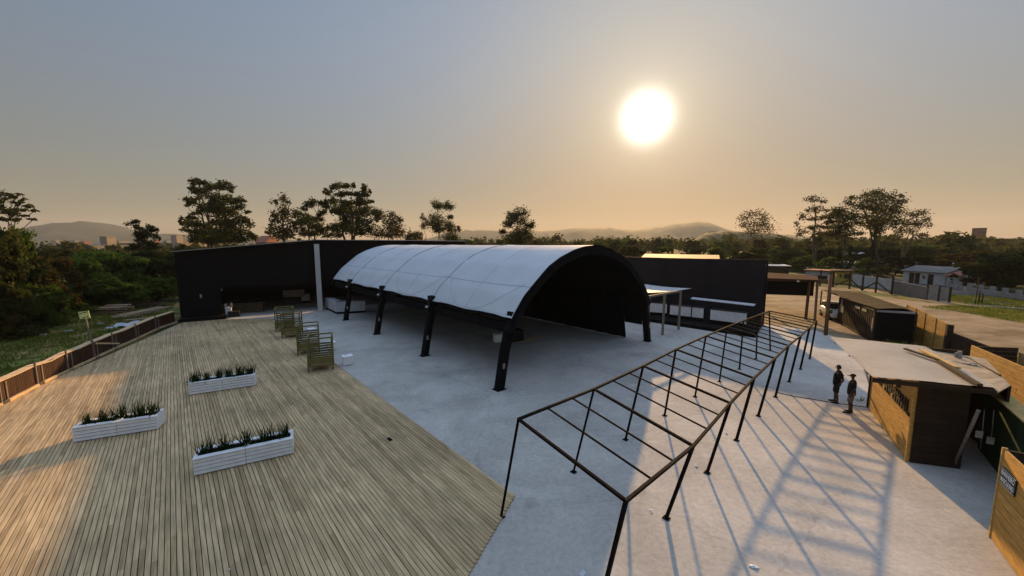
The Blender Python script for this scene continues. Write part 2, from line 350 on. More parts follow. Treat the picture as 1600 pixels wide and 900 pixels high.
def hero_tree(name, label, Y, pads, base, group=None, leafm=0, dens=1.0, leaf=0.25, trunk=0.35, forks=2, bark='bark', spread=0.5, cat='tree', fl=0.22):
    """pads = leaf pads as seen from the survey point (px, py, rx, ry); each gets its own distance around Y"""
    k = Y / FPX
    cx = sum(p[0] for p in pads) / len(pads); wx = max(p[0] + p[2] for p in pads) - min(p[0] - p[2] for p in pads)
    g = aty(base[0], base[1], Y); g.z = -0.12
    root = empty(name, g); tag(root, label, cat, group)
    P = []; centres = []
    for (px, py, rx, ry) in pads:
        off = (px - cx) / (wx / 2); room = math.sqrt(max(0.05, 1 - off * off))
        dy = RNG.uniform(-1, 1) * room * wx / 2 * k * spread
        c = aty(px, py, Y + dy); kk = (Y + dy) / FPX
        R3 = (rx * kk * 1.12, max(rx * kk, 0.5), ry * kk * 1.45)
        n = int(dens * 4.2 * (R3[0] * R3[1] + R3[0] * R3[2] * 1.5) / (leaf * leaf)) + 20
        P.append(pad_points(c - g, R3, n, fl=fl)); centres.append(c - g)
    me = leaves_mesh('crown', np.concatenate(P), leaf)
    link_mesh('crown', me, LEAF[leafm], root)
    mb = MB()
    top = max(c.z for c in centres)
    low = min(c.z for c in centres)
    # stems
    stems = []
    for f in range(forks):
        cc = sorted(centres, key=lambda c: -c.z)[min(f * 3, len(centres) - 1)]
        end = Vector((cc.x * 0.8, cc.y * 0.8, cc.z - 0.2))
        pts = []; rr = []
        for i in range(7):
            t = i / 6; p = Vector((0, 0, 0)).lerp(end, t); p.x = end.x * t ** 1.5; p.y = end.y * t ** 1.5
            if 0 < i < 6: p += Vector((RNG.normal() * .25, RNG.normal() * .25, 0))
            p.x += (f - (forks - 1) / 2) * trunk * 0.8 * (1 - t)
            pts.append(p); rr.append(trunk * (1 - 0.85 * t))
        mb.tube(pts, rr, n=8); stems.append(pts)
    for c in centres:
        best = None
        for st in stems:
            for p in st[1:]:
                if p.z < c.z - 0.3:
                    d = (p - c).length + max(0, (c.z - p.z)) * 0.1 + abs(c.z - p.z - 2) * 0.3
                    if best is None or d < best[0]: best = (d, p)
        if best: cone_limb(mb, best[1], c, trunk * 0.28, 0.04, seg=3)
    mb.build('trunk', M[bark], root)
    return root

def cloud_crown(name, seed, n_pads, n_leaf, leaf, shape='round'):
    """unit crown prototype: radius 1 in x,y, from z=0 to z=2"""
    global RNG
    keep = RNG; RNG = np.random.default_rng(seed)
    P = []
    for i in range(n_pads):
        if shape == 'cone':
            z = RNG.uniform(0.05, 1.95); r = (1 - z / 2) ** 0.8 * RNG.uniform(0.35, 0.85)
        elif shape == 'tall':
            z = RNG.uniform(0.15, 1.85); r = math.sqrt(max(0, 1 - ((z - 1.05) / 1.0) ** 2)) * RNG.uniform(0.3, 0.9)
        else:
            z = 1.85 * RNG.uniform(0, 1) ** 0.8; r = math.sqrt(max(0.02, 1 - (z / 2.0) ** 2)) * RNG.uniform(0.2, 0.85)
        a = RNG.uniform(0, 2 * math.pi); s = RNG.uniform(0.20, 0.40)
        P.append(pad_points((r * math.cos(a), r * math.sin(a), z), (s, s, s * 0.75), int(n_leaf / n_pads)))
    P = np.concatenate(P); P[:, 2] = np.maximum(P[:, 2], 0.0)
    me = leaves_mesh(name, P, leaf); RNG = keep
    return me

# ------------------------------------------------------------------ world, sun, camera, haze
w = bpy.data.worlds.new('World'); sc.world = w; w.use_nodes = True
N, L = w.node_tree.nodes, w.node_tree.links
bg = N['Background']; bg.inputs['Strength'].default_value = 0.10
sky = N.new('ShaderNodeTexSky'); sky.sky_type = 'NISHITA'; sky.sun_disc = False
sky.sun_elevation = R(SUN_EL); sky.sun_rotation = R(SUN_AZ); sky.altitude = 50; sky.air_density = 1.0; sky.dust_density = 1.2; sky.ozone_density = 3.0
sun_dir = Vector((math.sin(R(SUN_AZ)) * math.cos(R(SUN_EL)), math.cos(R(SUN_AZ)) * math.cos(R(SUN_EL)), math.sin(R(SUN_EL))))
tc = N.new('ShaderNodeTexCoord')
dt = N.new('ShaderNodeVectorMath'); dt.operation = 'DOT_PRODUCT'; dt.inputs[1].default_value = sun_dir
L.new(tc.outputs['Generated'], dt.inputs[0])
def wmath(op, a, b=None, clamp=False):
    n = N.new('ShaderNodeMath'); n.operation = op; n.use_clamp = clamp
    for i, x in enumerate((a, b)):
        if x is None: continue
        if isinstance(x, (int, float)): n.inputs[i].default_value = x
        else: L.new(x, n.inputs[i])
    return n.outputs[0]
ang = wmath('ARCCOSINE', wmath('MINIMUM', dt.outputs['Value'], 0.999999))
# compressed sky brightness (hazy evening air): c / (1 + k*lum)
bw = N.new('ShaderNodeRGBToBW'); L.new(sky.outputs[0], bw.inputs[0])
den = wmath('ADD', 1.0, wmath('MULTIPLY', bw.outputs[0], 0.25))
sep = N.new('ShaderNodeSeparateXYZ'); L.new(tc.outputs['Generated'], sep.inputs[0])
def wrange(x, a, b, c, d):
    n = N.new('ShaderNodeMapRange'); n.interpolation_type = 'SMOOTHSTEP'
    for i, v in zip((1, 2, 3, 4), (a, b, c, d)): n.inputs[i].default_value = v
    L.new(x, n.inputs[0]); return n.outputs[0]
high = wrange(sep.outputs['Z'], 0.52, 0.80, 1.0, 4.0)          # overhead sky boosted beyond its own brightness to fill the shade
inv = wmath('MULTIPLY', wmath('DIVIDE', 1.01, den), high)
def tint(col_out, fac, rgb):
    n = N.new('ShaderNodeMix'); n.data_type = 'RGBA'; n.blend_type = 'MULTIPLY'; n.clamp_factor = True
    if isinstance(fac, float): n.inputs['Factor'].default_value = fac
    else: L.new(fac, n.inputs['Factor'])
    n.inputs['B'].default_value = (*rgb, 1); L.new(col_out, n.inputs['A']); return n.outputs['Result']
hs = N.new('ShaderNodeHueSaturation'); hs.inputs['Saturation'].default_value = 0.80; L.new(sky.outputs[0], hs.inputs['Color'])
k0 = tint(hs.outputs[0], 1.0, (1.10, 1.085, 1.0))
k1 = tint(k0, wrange(sep.outputs['Z'], 0.02, 0.55, 1.0, 0.0), (0.80, 0.630, 0.478))
k2 = tint(k1, wrange(sep.outputs['Z'], 0.50, 0.80, 0.0, 1.0), (1.06, 1.02, 1.0))
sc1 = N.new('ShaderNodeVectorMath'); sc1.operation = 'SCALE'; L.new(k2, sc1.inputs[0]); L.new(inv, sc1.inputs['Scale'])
# aureole round the sun: a bright core and a wide warm glow of the hazy air
core = wmath('MULTIPLY', wmath('POWER', 2.718, wmath('MULTIPLY', wmath('POWER', wmath('DIVIDE', ang, R(2.15)), 1.9), -1.0)), 24.0)
halo = wmath('MULTIPLY', wmath('POWER', 2.718, wmath('MULTIPLY', wmath('DIVIDE', ang, R(3.6)), -1.0)), 4.2)
def scalecol(fac, col):
    v = N.new('ShaderNodeVectorMath'); v.operation = 'SCALE'; v.inputs[0].default_value = col; L.new(fac, v.inputs['Scale']); return v.outputs[0]
def addv(a, b):
    v = N.new('ShaderNodeVectorMath'); v.operation = 'ADD'; L.new(a, v.inputs[0]); L.new(b, v.inputs[1]); return v.outputs[0]
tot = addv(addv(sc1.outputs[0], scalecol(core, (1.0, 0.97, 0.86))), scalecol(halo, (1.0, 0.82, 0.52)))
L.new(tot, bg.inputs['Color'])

sl = bpy.data.lights.new('sun', 'SUN'); sl.energy = 4.3; sl.angle = R(0.8); sl.color = (1.0, 0.61, 0.25)
so = bpy.data.objects.new('sun', sl); COL.objects.link(so)
so.rotation_euler = (-sun_dir).to_track_quat('-Z', 'Y').to_euler(); so.location = (0, 0, 60)

cam = bpy.data.cameras.new('camera'); cam.sensor_fit = 'HORIZONTAL'; cam.sensor_width = 36; cam.lens = 36 * FPX / 1600
cam.clip_start = 0.1; cam.clip_end = 12000
co = bpy.data.objects.new('camera', cam); COL.objects.link(co)
co.location = (0, 0, CH); co.rotation_euler = (math.pi / 2 - PITCH, 0, 0); sc.camera = co
sc.view_settings.view_transform = 'Standard'; sc.view_settings.look = 'None'; sc.view_settings.gamma = 1; sc.view_settings.exposure = 0.7
sc.cycles.use_denoising = True
sc.cycles.max_bounces = 6; sc.cycles.diffuse_bounces = 3; sc.cycles.glossy_bounces = 2; sc.cycles.transmission_bounces = 2; sc.cycles.volume_bounces = 0
sc.cycles.use_fast_gi = False

def haze_box():
    mb = MB(); mb.box((0, 1500, -1.5), (9000, 5400, 260))
    m = bpy.data.materials.new('haze'); m.use_nodes = True; t = m.node_tree; t.nodes.remove(t.nodes['Principled BSDF'])
    pv = t.nodes.new('ShaderNodeVolumePrincipled'); pv.inputs['Color'].default_value = (0.86, 0.86, 0.88, 1); pv.inputs['Density'].default_value = 0.00011
    pv.inputs['Anisotropy'].default_value = 0.2
    t.links.new(pv.outputs[0], t.nodes['Material Output'].inputs['Volume'])
    o = mb.build('haze', m); tag(o, 'pale evening haze over the whole site', 'haze', kind='stuff')
haze_box()

# ================================================================== SETTING
def sheet(name, pts, z, m, jag=0.0, sub=1.0, kind='structure'):
    """flat sheet from a plan polygon; jag roughens its outline"""
    out = []
    n = len(pts)
    for i in range(n):
        a = Vector((pts[i][0], pts[i][1], 0)); b = Vector((pts[(i + 1) % n][0], pts[(i + 1) % n][1], 0))
        s = max(1, int((b - a).length / sub)) if jag else 1
        for k in range(s):
            p = a.lerp(b, k / s)
            if jag: p += Vector((RNG.normal() * jag, RNG.normal() * jag, 0))
            out.append((p.x, p.y, z))
    bm = bmesh.new(); f = bm.faces.new([bm.verts.new(p) for p in out]); bm.normal_update()
    if f.normal.z < 0: f.normal_flip()
    me = bpy.data.meshes.new(name); bm.to_mesh(me); bm.free()
    o = link_mesh(name, me, m); tag(o, kind=kind); return o

GZ = -0.12
# the land out to the horizon
bm = bmesh.new()
bmesh.ops.create_grid(bm, x_segments=40, y_segments=40, size=4000)
me = bpy.data.meshes.new('ground'); bm.to_mesh(me); bm.free()
for v in me.vertices: v.co.y += 1900; v.co.z = -0.16
o = link_mesh('ground', me, M['land']); tag(o, kind='structure')

sheet('grass_field', [(-200, 0), (-16, -6), (-23.6, 16.5), (-32, 36), (-33, 60), (-60, 110), (-220, 120)], GZ, M['field'], 0.3, 3)
FC = [at(0, 575), at(60, 545), at(130, 520), at(190, 500), at(230, 487), at(275, 478), at(283, 490), at(230, 505), at(150, 532), at(60, 572), at(0, 605)]

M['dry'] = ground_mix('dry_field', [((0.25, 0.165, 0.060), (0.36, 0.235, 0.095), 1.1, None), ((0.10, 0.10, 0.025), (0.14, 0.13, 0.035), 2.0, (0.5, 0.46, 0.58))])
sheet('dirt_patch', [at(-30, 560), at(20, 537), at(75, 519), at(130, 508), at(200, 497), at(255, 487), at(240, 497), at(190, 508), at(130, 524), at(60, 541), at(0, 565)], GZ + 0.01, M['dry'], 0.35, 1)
# dirt lot to the right and behind the hoarding
sheet('dirt_lot', [(5, 8), (40, -4), (90, 18), (84, 36), (72, 41), (63, 45), (58, 49.5), (55, 53.0), (60, 62), (52, 68), (40, 66), (18, 60), (5, 50)], GZ, M['dirt'], 0.5, 3)
sheet('roadside_grass', [(56.5, 47.5), (61, 43.5), (100, 16), (110, 24), (74, 51.0), (62, 57.5)], GZ + 0.008, M['field'], 0.25, 2)
e1 = (at(1600, 482) - at(1500, 476)).normalized(); e2 = (at(1600, 503) - at(1540, 494)).normalized()
GW = [at(1440, 478), at(1500, 476), at(1600, 482), at(1600, 482) + e1 * 16, at(1600, 503) + e2 * 16, at(1600, 503), at(1540, 493), at(1485, 484)]
sheet('grass_verge', GW, GZ + 0.016, M['field'], 0.2, 1)
sheet('grass_verge', [at(1330, 452), at(1395, 459), at(1448, 469), at(1480, 474), at(1440, 470), at(1390, 465), at(1335, 457)], GZ + 0.012, M['field'], 0.12, 1)

# concrete plaza, a slab with a real edge
conc = [(-2, -4), (26, -6), (20.5, 8), (17.8, 13.5), (17.4, 17.5), (21.5, 22.5), (25.6, 28.2), (26.0, 31.5), (23.2, 34.2), (1, 54), (-20, 62), (-40, 52), (-31.2, 35.6), (-23, 36.2), (0.09, 10.25), (-3.2, 2)]
mb = MB(); mb.prism(conc, GZ - 0.05, 0.0); o = mb.build('concrete_plaza', M['concrete']); tag(o, kind='structure')
# control joints: shallow dark grooves as thin strips in the slab
def joint(a, b, wd=0.035):
    a = Vector((a[0], a[1], 0)); b = Vector((b[0], b[1], 0)); d = (b - a).normalized(); n = Vector((-d.y, d.x, 0)) * wd / 2
    return [a - n, b - n, b + n, a + n]

# ------------------------------------------------------------------ timber deck: every board is a real plank
A_DIR = Vector((math.cos(R(-48.1)), math.sin(R(-48.1)), 0))     # boards run along this
B_DIR = Vector((-A_DIR.y, A_DIR.x, 0))                          # to the right / away
def deck():
    near = V(0.09, 10.25, 0)
    far_l = V(-31.4, 36.0, 0); far_r = at(428, 498); fl_near = V(-17.5, 2.6, 0); n2 = V(-3.55, 1.0, 0)
    # board strips in (s along A, t along B) with origin at near corner; right edge is t=0, deck is t<0
    def st(p): q = p - near; return q.dot(A_DIR), q.dot(B_DIR)
    poly = [st(p) for p in (near, far_r, far_l, V(-23.6, 16.5, 0), fl_near, n2)]
    pitch, wd = 0.110, 0.094
    tmin = min(p[1] for p in poly); verts = []; faces = []
    t = 0.0; row = 0
    def span(tv):
        xs = []
        for i in range(len(poly)):
            a, b = poly[i], poly[(i + 1) % len(poly)]
            if (a[1] - tv) * (b[1] - tv) < 0: xs.append(a[0] + (b[0] - a[0]) * (tv - a[1]) / (b[1] - a[1]))
        return (min(xs), max(xs)) if len(xs) >= 2 else None
    while t - pitch > tmin:
        tv = t - pitch / 2; sp = span(tv)
        if sp:
            s = sp[0] - random.random() * 0
            cut = sp[0] + random.uniform(0.6, 3.6)
            while s < sp[1]:
                e = min(cut, sp[1]); dz = random.uniform(-0.004, 0.004)
                if e - s > 0.05:
                    q = [near + A_DIR * (s + 0.0015) + B_DIR * (tv - wd / 2), near + A_DIR * (e - 0.0015) + B_DIR * (tv - wd / 2),
                         near + A_DIR * (e - 0.0015) + B_DIR * (tv + wd / 2), near + A_DIR * (s + 0.0015) + B_DIR * (tv + wd / 2)]
                    k = len(verts)
                    for z in (0.005, 0.045 + dz): verts += [(p.x, p.y, z) for p in q]
                    faces += [(k + 4, k + 5, k + 6, k + 7), (k, k + 1, k + 5, k + 4), (k + 1, k + 2, k + 6, k + 5), (k + 2, k + 3, k + 7, k + 6), (k + 3, k, k + 4, k + 7)]
                s = e; cut = s + random.choice((3.0, 4.2, 5.4, 5.4))
        t -= pitch; row += 1
    me = bpy.data.meshes.new('wooden_deck'); me.from_pydata(verts, [], faces); me.update()
    # object coordinates turned along the boards so that the grain follows them
    m = plank_mat('weathered_decking', [(0.45, 0.315, 0.165), (0.52, 0.375, 0.205), (0.34, 0.235, 0.122), (0.475, 0.34, 0.18), (0.545, 0.395, 0.22), (0.40, 0.28, 0.15)], gscale=1.0, amount=0.30, world_var=0.22)
    for n in m.node_tree.nodes:
        if n.type == 'MAPPING':
            n.vector_type = 'TEXTURE'; n.inputs['Rotation'].default_value = (0, 0, R(-48.1)); n.inputs['Scale'].default_value = (0.9, 0.06, 1)
    o = link_mesh('wooden_deck', me, m); tag(o, kind='structure')
    mb = MB(); mb.prism([(p.x, p.y) for p in (near - B_DIR * 0.02, far_r, far_l, V(-23.6, 16.5, 0), fl_near, n2 + V(-0.03, 0, 0))], GZ - 0.02, 0.006)
    o = mb.build('deck_base', M['black']); tag(o, kind='structure')
deck()

# ------------------------------------------------------------------ far hills
def hill(name, prof, Y, depth, zb=-2):
    """ridge seen as (px, py) profile at distance Y: a real terrain strip with a front and a back slope"""
    xs = [p[0] for p in prof]; cols = []
    bm = bmesh.new(); nx = 90; ny = 14
    x0, x1 = xs[0], xs[-1]
    grid = []
    for i in range(nx + 1):
        px = x0 + (x1 - x0) * i / nx; py = float(np.interp(px, xs, [p[1] for p in prof]))
        p = aty(px, py, Y); hz = max(p.z, 0.5); col = []
        for j in range(ny + 1):
            t = j / ny; yy = Y - depth + 2 * depth * t
            pr = math.sin(math.pi * t) ** 1.3
            ed = 1.0
            n = RNG.normal() * 0.03 * hz * (1 if 0 < j < ny and t != .5 else 0.25)
            col.append(bm.verts.new((p.x * (0.75 + 0.25 * (yy / Y)), yy, zb + (hz - zb) * pr * ed + n)))
        grid.append(col)
    for a, b in zip(grid, grid[1:]):
        for j in range(ny):
            f = bm.faces.new((a[j], b[j], b[j + 1], a[j + 1])); f.smooth = True
    bmesh.ops.recalc_face_normals(bm, faces=bm.faces)
    me = bpy.data.meshes.new(name); bm.to_mesh(me); bm.free()
    o = link_mesh(name, me, M['hill']); tag(o, kind='structure')
hill('hill', [(20, 384), (60, 364), (75, 359), (95, 352), (120, 348), (143, 347), (160, 349), (180, 355), (205, 362), (230, 366), (260, 365), (290, 367), (330, 366), (400, 370), (470, 376), (520, 384)], 2000, 500)
hill('hill', [(640, 384), (700, 364), (730, 361), (760, 359.5), (790, 361), (830, 362), (870, 361), (890, 357), (930, 356.5), (960, 357), (985, 359), (1010, 357), (1035, 353), (1060, 349), (1080, 346.5), (1100, 348), (1112, 356), (1130, 361), (1180, 365), (1240, 368), (1300, 371), (1400, 378), (1450, 384)], 2700, 700)
hill('hill', [(1300, 386), (1360, 380), (1430, 374), (1480, 372), (1520, 371.5), (1560, 374), (1600, 375), (1700, 376), (1800, 384)], 620, 160, zb=-3)
hill('hill', [(1080, 384), (1105, 365), (1130, 361), (1170, 363), (1200, 365), (1240, 372), (1280, 384)], 700, 120, zb=-3)

# road, kerb
r0, r1, r2, r3 = at(1486, 450), at(1600, 463), at(1600, 477), at(1484, 456)
dd = (at(1600, 470) - at(1486, 453)).normalized(); dd.z = 0
c1 = at(1600, 470) + dd * 60; c0 = at(1486, 453) - dd * 70
nn = Vector((-dd.y, dd.x, 0))
sheet('road', [(c0 - nn * 3.4)[:2], (c1 - nn * 3.4)[:2], (c1 + nn * 3.4)[:2], (c0 + nn * 3.4)[:2]], GZ + 0.016, M['asphalt'])
mb = MB(); mb.wall((c0 - nn * 3.5), (c1 - nn * 3.5), GZ, GZ + 0.13, 0.18); mb.wall((c0 + nn * 3.5), (c1 + nn * 3.5), GZ, GZ + 0.13, 0.18)
o = mb.build('road_kerb', M['block']); tag(o, kind='structure')

# grass: real blades, on the field and along the road
def grass(name, poly, n, h0, h1):
    xs = [p[0] for p in poly]; ys = [p[1] for p in poly]; pts = []
    def inside(x, y):
        r = False; j = len(poly) - 1
        for i in range(len(poly)):
            if (poly[i][1] > y) != (poly[j][1] > y) and x < (poly[j][0] - poly[i][0]) * (y - poly[i][1]) / (poly[j][1] - poly[i][1]) + poly[i][0]: r = not r
            j = i
        return r
    tuft = [(random.uniform(min(xs), max(xs)), random.uniform(min(ys), max(ys))) for _ in range(n // 25)]
    verts = []; faces = []
    while len(faces) < n:
        tx, ty = random.choice(tuft); x = random.gauss(tx, 0.5); y = random.gauss(ty, 0.5)
        if not inside(x, y): continue
        h = random.uniform(h0, h1); a = random.uniform(0, 6.28); wv = 0.035
        lx, ly = random.gauss(0, 0.4) * h, random.gauss(0, 0.4) * h; k = len(verts)
        verts += [(x - wv * math.cos(a), y - wv * math.sin(a), GZ), (x + wv * math.cos(a), y + wv * math.sin(a), GZ), (x + lx, y + ly, GZ + h)]
        faces.append((k, k + 1, k + 2))
    me = bpy.data.meshes.new(name); me.from_pydata(verts, [], faces); me.update()
    o = link_mesh(name, me, M['grassblade']); tag(o, 'short patchy grass with dry spots', 'grass', kind='stuff')
grass('grass', [(-24.5, 14), (-32.6, 34), (-46, 52), (-60, 44), (-44, 18), (-34, 8)], 42000, 0.06, 0.30)
grass('grass', [tuple(p[:2]) for p in GW], 26000, 0.06, 0.28)
grass('grass', [(61, 43), (57, 48), (62, 57), (74, 50), (100, 24), (96, 18)], 26000, 0.08, 0.35)

# ================================================================== THE ARCHED TENT
FL = V(-0.652, 18.456, 0); TB = V(0.75135, 0.65990, 0); TA = V(0.65990, -0.75135, 0); TW = 14.565   # front-left foot, across, towards the viewer
def tp(u, s, z): return FL + TB * u - TA * s + V(0, 0, z)     # u across, s back from the front arch
def arch_z(u):                                                # outer outline of the membrane
    x = abs(u - TW / 2) / (TW / 2)
    return float(np.interp(x, [0, .12, .25, .42, .55, .69, .80, .90, .97, 1.02], [7.26, 7.21, 7.03, 6.62, 6.15, 5.35, 4.68, 3.78, 2.9, 2.0]))
def tent():
    root = empty('arched_tent', FL + TB * TW / 2 - TA * 13)
    tag(root, 'long white barrel-vaulted membrane tent on black splayed posts', 'tent')
    M_inv = root.matrix_world.inverted()
    org = root.location
    def T(u, s, z): return tp(u, s, z) - org
    S1 = 29.0; ribs = [0, 7.77, 15.8, 23.5]
    U0, U1 = 0.62, TW - 0.62
    nu, ns = 64, 132
    verts = []; 
    def sag(s, u):
        # cloth sags a little between the ribs and lies tight over them
        d = min(abs(s - r) for r in ribs + [29.0]); x = abs(u - TW / 2) / (TW / 2)
        return -0.05 * min(1, d / 2.5) * (0.35 + 0.65 * math.sin(math.pi * min(1, x)))
    def wr(s, u):
        # tension folds fanning out from the fixing points near the eaves
        x = abs(u - TW / 2) / (TW / 2); e = max(0, (x - 0.72) / 0.2)
        ph = min((s - r) for r in ribs + [29.0] if True) if False else None
        k = 0
        for r in ribs: k += math.exp(-((s - r) / 2.4) ** 2) * math.sin(abs(s - r) * 5.0 + x * 9)
        return 0.020 * e * k
    grid = []
    for j in range(ns + 1):
        s = -0.25 + (S1 + 0.25) * j / ns; row = []
        for i in range(nu + 1):
            u = TW / 2 - (TW / 2 - U0) * math.cos(math.pi * i / nu) if False else U0 + (U1 - U0) * (0.5 - 0.5 * math.cos(math.pi * i / nu))
            z = arch_z(u) + sag(s, u) + wr(s, u)
            if i in (0, nu):      # scalloped hem between the fixings
                dd = min(abs(s - r) for r in [0, 3.9, 7.77, 11.8, 15.8, 19.6, 23.5, 29.0]); z += 0.09 * (dd / 2.0) ** 0.8
            row.append(T(u, s, z))
        grid.append(row)
    def membrane(off, mi_name, mat_, flip, name):
        bm = bmesh.new(); vv = [[bm.verts.new(p + V(0, 0, off)) for p in row] for row in grid]
        for a, b in zip(vv, vv[1:]):
            for i in range(nu):
                f = bm.faces.new((a[i], a[i + 1], b[i + 1], b[i]) if not flip else (a[i], b[i], b[i + 1], a[i + 1])); f.smooth = True
        me = bpy.data.meshes.new(name); bm.to_mesh(me); bm.free(); return link_mesh(name, me, mat_, root)
    membrane(0, 0, M['membrane'], False, 'membrane'); membrane(-0.05, 0, M['black'], True, 'lining')
    # seams: narrow raised welts over the ribs and lengthwise weld lines
    seam = mat('seam', (0.26, 0.28, 0.31), rough=0.6)
    mb = MB()
    def along_u(s, r):
        pts = []
        for i in range(0, nu + 1, 2):
            u = U0 + (U1 - U0) * (0.5 - 0.5 * math.cos(math.pi * i / nu)); pts.append(T(u, s, arch_z(u) + sag(s, u) + wr(s, u) + 0.012))
        mb.tube(pts, r, n=4)
    for s in ribs[1:]: along_u(s, 0.028)
    for s in (3.9, 11.8, 19.6, 25): along_u(s, 0.005)
    mb.build('rib_seam', seam, root)
    mb = MB()
    for i in (13, nu - 13):
        pts = []
        for j in range(0, ns + 1, 2):
            s = -0.25 + (S1 + 0.25) * j / ns; u = U0 + (U1 - U0) * (0.5 - 0.5 * math.cos(math.pi * i / nu)); pts.append(T(u, s, arch_z(u) + sag(s, u) + wr(s, u) + 0.008))
        mb.tube(pts, 0.010, n=4)
    # drip curves near the left hem between ribs
    for a, b in ((0, 7.77), (7.77, 15.8), (15.8, 23.5)):
        for dpt, rr in ((1.0, 0.006),):
            pts = []
            for k in range(25):
                t = k / 24; s = a + 0.3 + (b - a - 0.6) * t; x = 1.0 - 0.085 - 0.20 * dpt * abs(2 * t - 1) ** 2.2
                u = TW / 2 * (1 - x); u = max(u, U0 + 0.05); pts.append(T(u, s, arch_z(u) + sag(s, u) + wr(s, u) + 0.01))
            mb.tube(pts, rr, n=4)
    mb.build('weld_seam', seam, root)
    # front arch: deep black boxed rib
    def arch_band(s, depth, dz, name):
        mb = MB(); prev = None
        us = [0.30 + (TW - 0.6) * (0.5 - 0.5 * math.cos(math.pi * k / 48)) for k in range(49)]
        loops = []
        for u in us:
            z = arch_z(u) - 0.06; cx = (u - TW / 2) / (TW / 2); nrm = V(cx, 0, 0.55 if abs(cx) > .8 else 1).normalized()
            ui, zi = u - nrm.x * dz, z - nrm.z * dz
            loops.append([T(u, s, z), T(u, s + depth, z), T(ui, s + depth, zi), T(ui, s, zi)])
        mb.rings(loops, smooth=False); mb.build(name, M['black'], root)
    arch_band(-0.32, 0.42, 0.46, 'front_arch')
    for s in ribs[1:]: arch_band(s, 0.3, 0.45, 'arch_rib')
    arch_band(S1 - 0.35, 0.3, 0.45, 'arch_rib')
    # hem tube along both eaves
    for sgn in (0, 1):
        mb = MB(); mb.tube([(grid[j][0 if sgn == 0 else nu]) - V(0, 0, 0.05) for j in range(0, ns + 1, 3)], 0.05, n=6); mb.build('hem_tube', M['black'], root)
        mb = MB()
        for a, b in zip(ribs, ribs[1:] + [S1 - .2]):
            u = 0.75 if sgn == 0 else TW - 0.75
            mb.bar(T(u, a, 3.05), T(u, b, 3.05), 0.18, 0.5)
        mb.build('eave_beam', M['black'], root)
    # splayed black posts
    for s in ribs:
        for side in (0, 1):
            mb = MB(); u0 = 0.0 if side == 0 else TW; ut = 0.95 if side == 0 else TW - 0.95; um = 0.36 if side == 0 else TW - 0.36
            d = -1 if side == 0 else 1; wdt = 0.24
            def ring(u, z, ww): return [T(u - ww, s - 0.2, z), T(u + ww, s - 0.2, z), T(u + ww, s + 0.2, z), T(u - ww, s + 0.2, z)]
            mb.rings([ring(u0, 0, 0.185), ring(um, 1.9, 0.185), ring(ut, 3.9, 0.22)], smooth=False)
            p = mb.build('post', M['black'], root)
            mb = MB(); c = T(u0 + (0.14 if side == 0 else -0.14), s - 0.215, 1.1); mb.bar(c, c + V(0, 0, 0.26), 0.12, 0.03, up=(TA.x, TA.y, 0)); mb.build('notice', M['poster'], p)
            mb = MB(); mb.bar(T(u0, s - 0.26, 0.002), T(u0, s + 0.26, 0.002), 0.6, 0.03, up=(0, 0, 1)); mb.build('foot_plate', M['dark_steel'], p)
    # black curtain along the right side, extended forward to block stray sun
    mb = MB(); n = 60
    loops = []
    for i in range(n + 1):
        sv = 1.7 + (28.6 - 1.7) * i / n; o_ = 0.07 * math.sin(i * 1.9)
        loops.append([T(TW - .30 + o_, sv, 0.03), T(TW - .22 + o_, sv, 0.03), T(TW - .92 + o_, sv, 3.75), T(TW - 1.0 + o_, sv, 3.75)])
    mb.rings(loops, smooth=False); mb.build('side_curtain', M['black'], root)
    mb = MB(); loops = []  # flap added to stop sun leaking in behind the front right post
    for i in range(9):
        sv = 0.22 + 1.46 * i / 8; loops.append([T(TW - .48, sv, 1.3), T(TW - .42, sv, 1.3), T(TW - .94, sv, 3.8), T(TW - 1.0, sv, 3.8)])
    mb.rings(loops, smooth=False); mb.build('sun_flap', M['black'], root)
    # floodlights clamped on the left eave
    for s in ribs[1:]:
        mb = MB(); c = T(0.55, s, 3.62); mb.box(c, (0.34, 0.22, 0.34), R(40)); mb.bar(c + V(0, 0, .1), T(0.95, s, 3.75), 0.07); mb.bar(c + V(-.05, -.05, 0), c + V(-0.12, -0.12, -0.35), 0.10, 0.16)
        f = mb.build('floodlight', M['rubber'], root)
        mb = MB(); mb.box(c + V(-0.22, -0.26, -0.42), (0.16, 0.05, 0.12), R(40)); mb.build('lens', M['lamp_glass'], f)
tent()

# things standing under the tent and beside it
def simple_box(name, label, cat, c, size, rz, m, plinth=None, group=None, lid=None, bevel=0.01):
    root = empty(name, c, rz); tag(root, label, cat, group)
    z = 0
    if plinth:
        mb = MB(); mb.box((0, 0, 0), (size[0] - .06, size[1] - .06, plinth), 0); mb.build('plinth', M['black'], root); z = plinth
    mb = MB(); mb.box((0, 0, z), (size[0], size[1], size[2] - z - (lid or 0)), 0); mb.build('body', m, root, bevel=bevel)
    if lid:
        mb = MB(); mb.box((0, 0, size[2] - lid), (size[0] + .05, size[1] + .05, lid), 0); mb.build('top', m, root, bevel=bevel)
    return root
pA, pB, pC = at(509, 483), at(526, 491), at(571, 488.5)
def counter_run(name, label, a, b, h, t, plinth, m, off):
    a = Vector(a); b = Vector(b); d = (b - a).normalized(); n = Vector((-d.y, d.x, 0)); mid = (a + b) / 2 + n * off
    return simple_box(name, label, 'counter', mid, ((b - a).length, t, h), math.atan2(d.y, d.x), m, plinth, lid=0.05)
counter_run('bar_counter', 'white bar counter facing the deck beside the pale column', pA, pB, 1.28, 0.7, 0.22, M['white_dull'], 0.36)
counter_run('bar_counter', 'long white bar counter inside the far end of the tent', pB + TB * 0.06, pC, 1.28, 0.7, 0.22, M['white_dull'], 0.36)
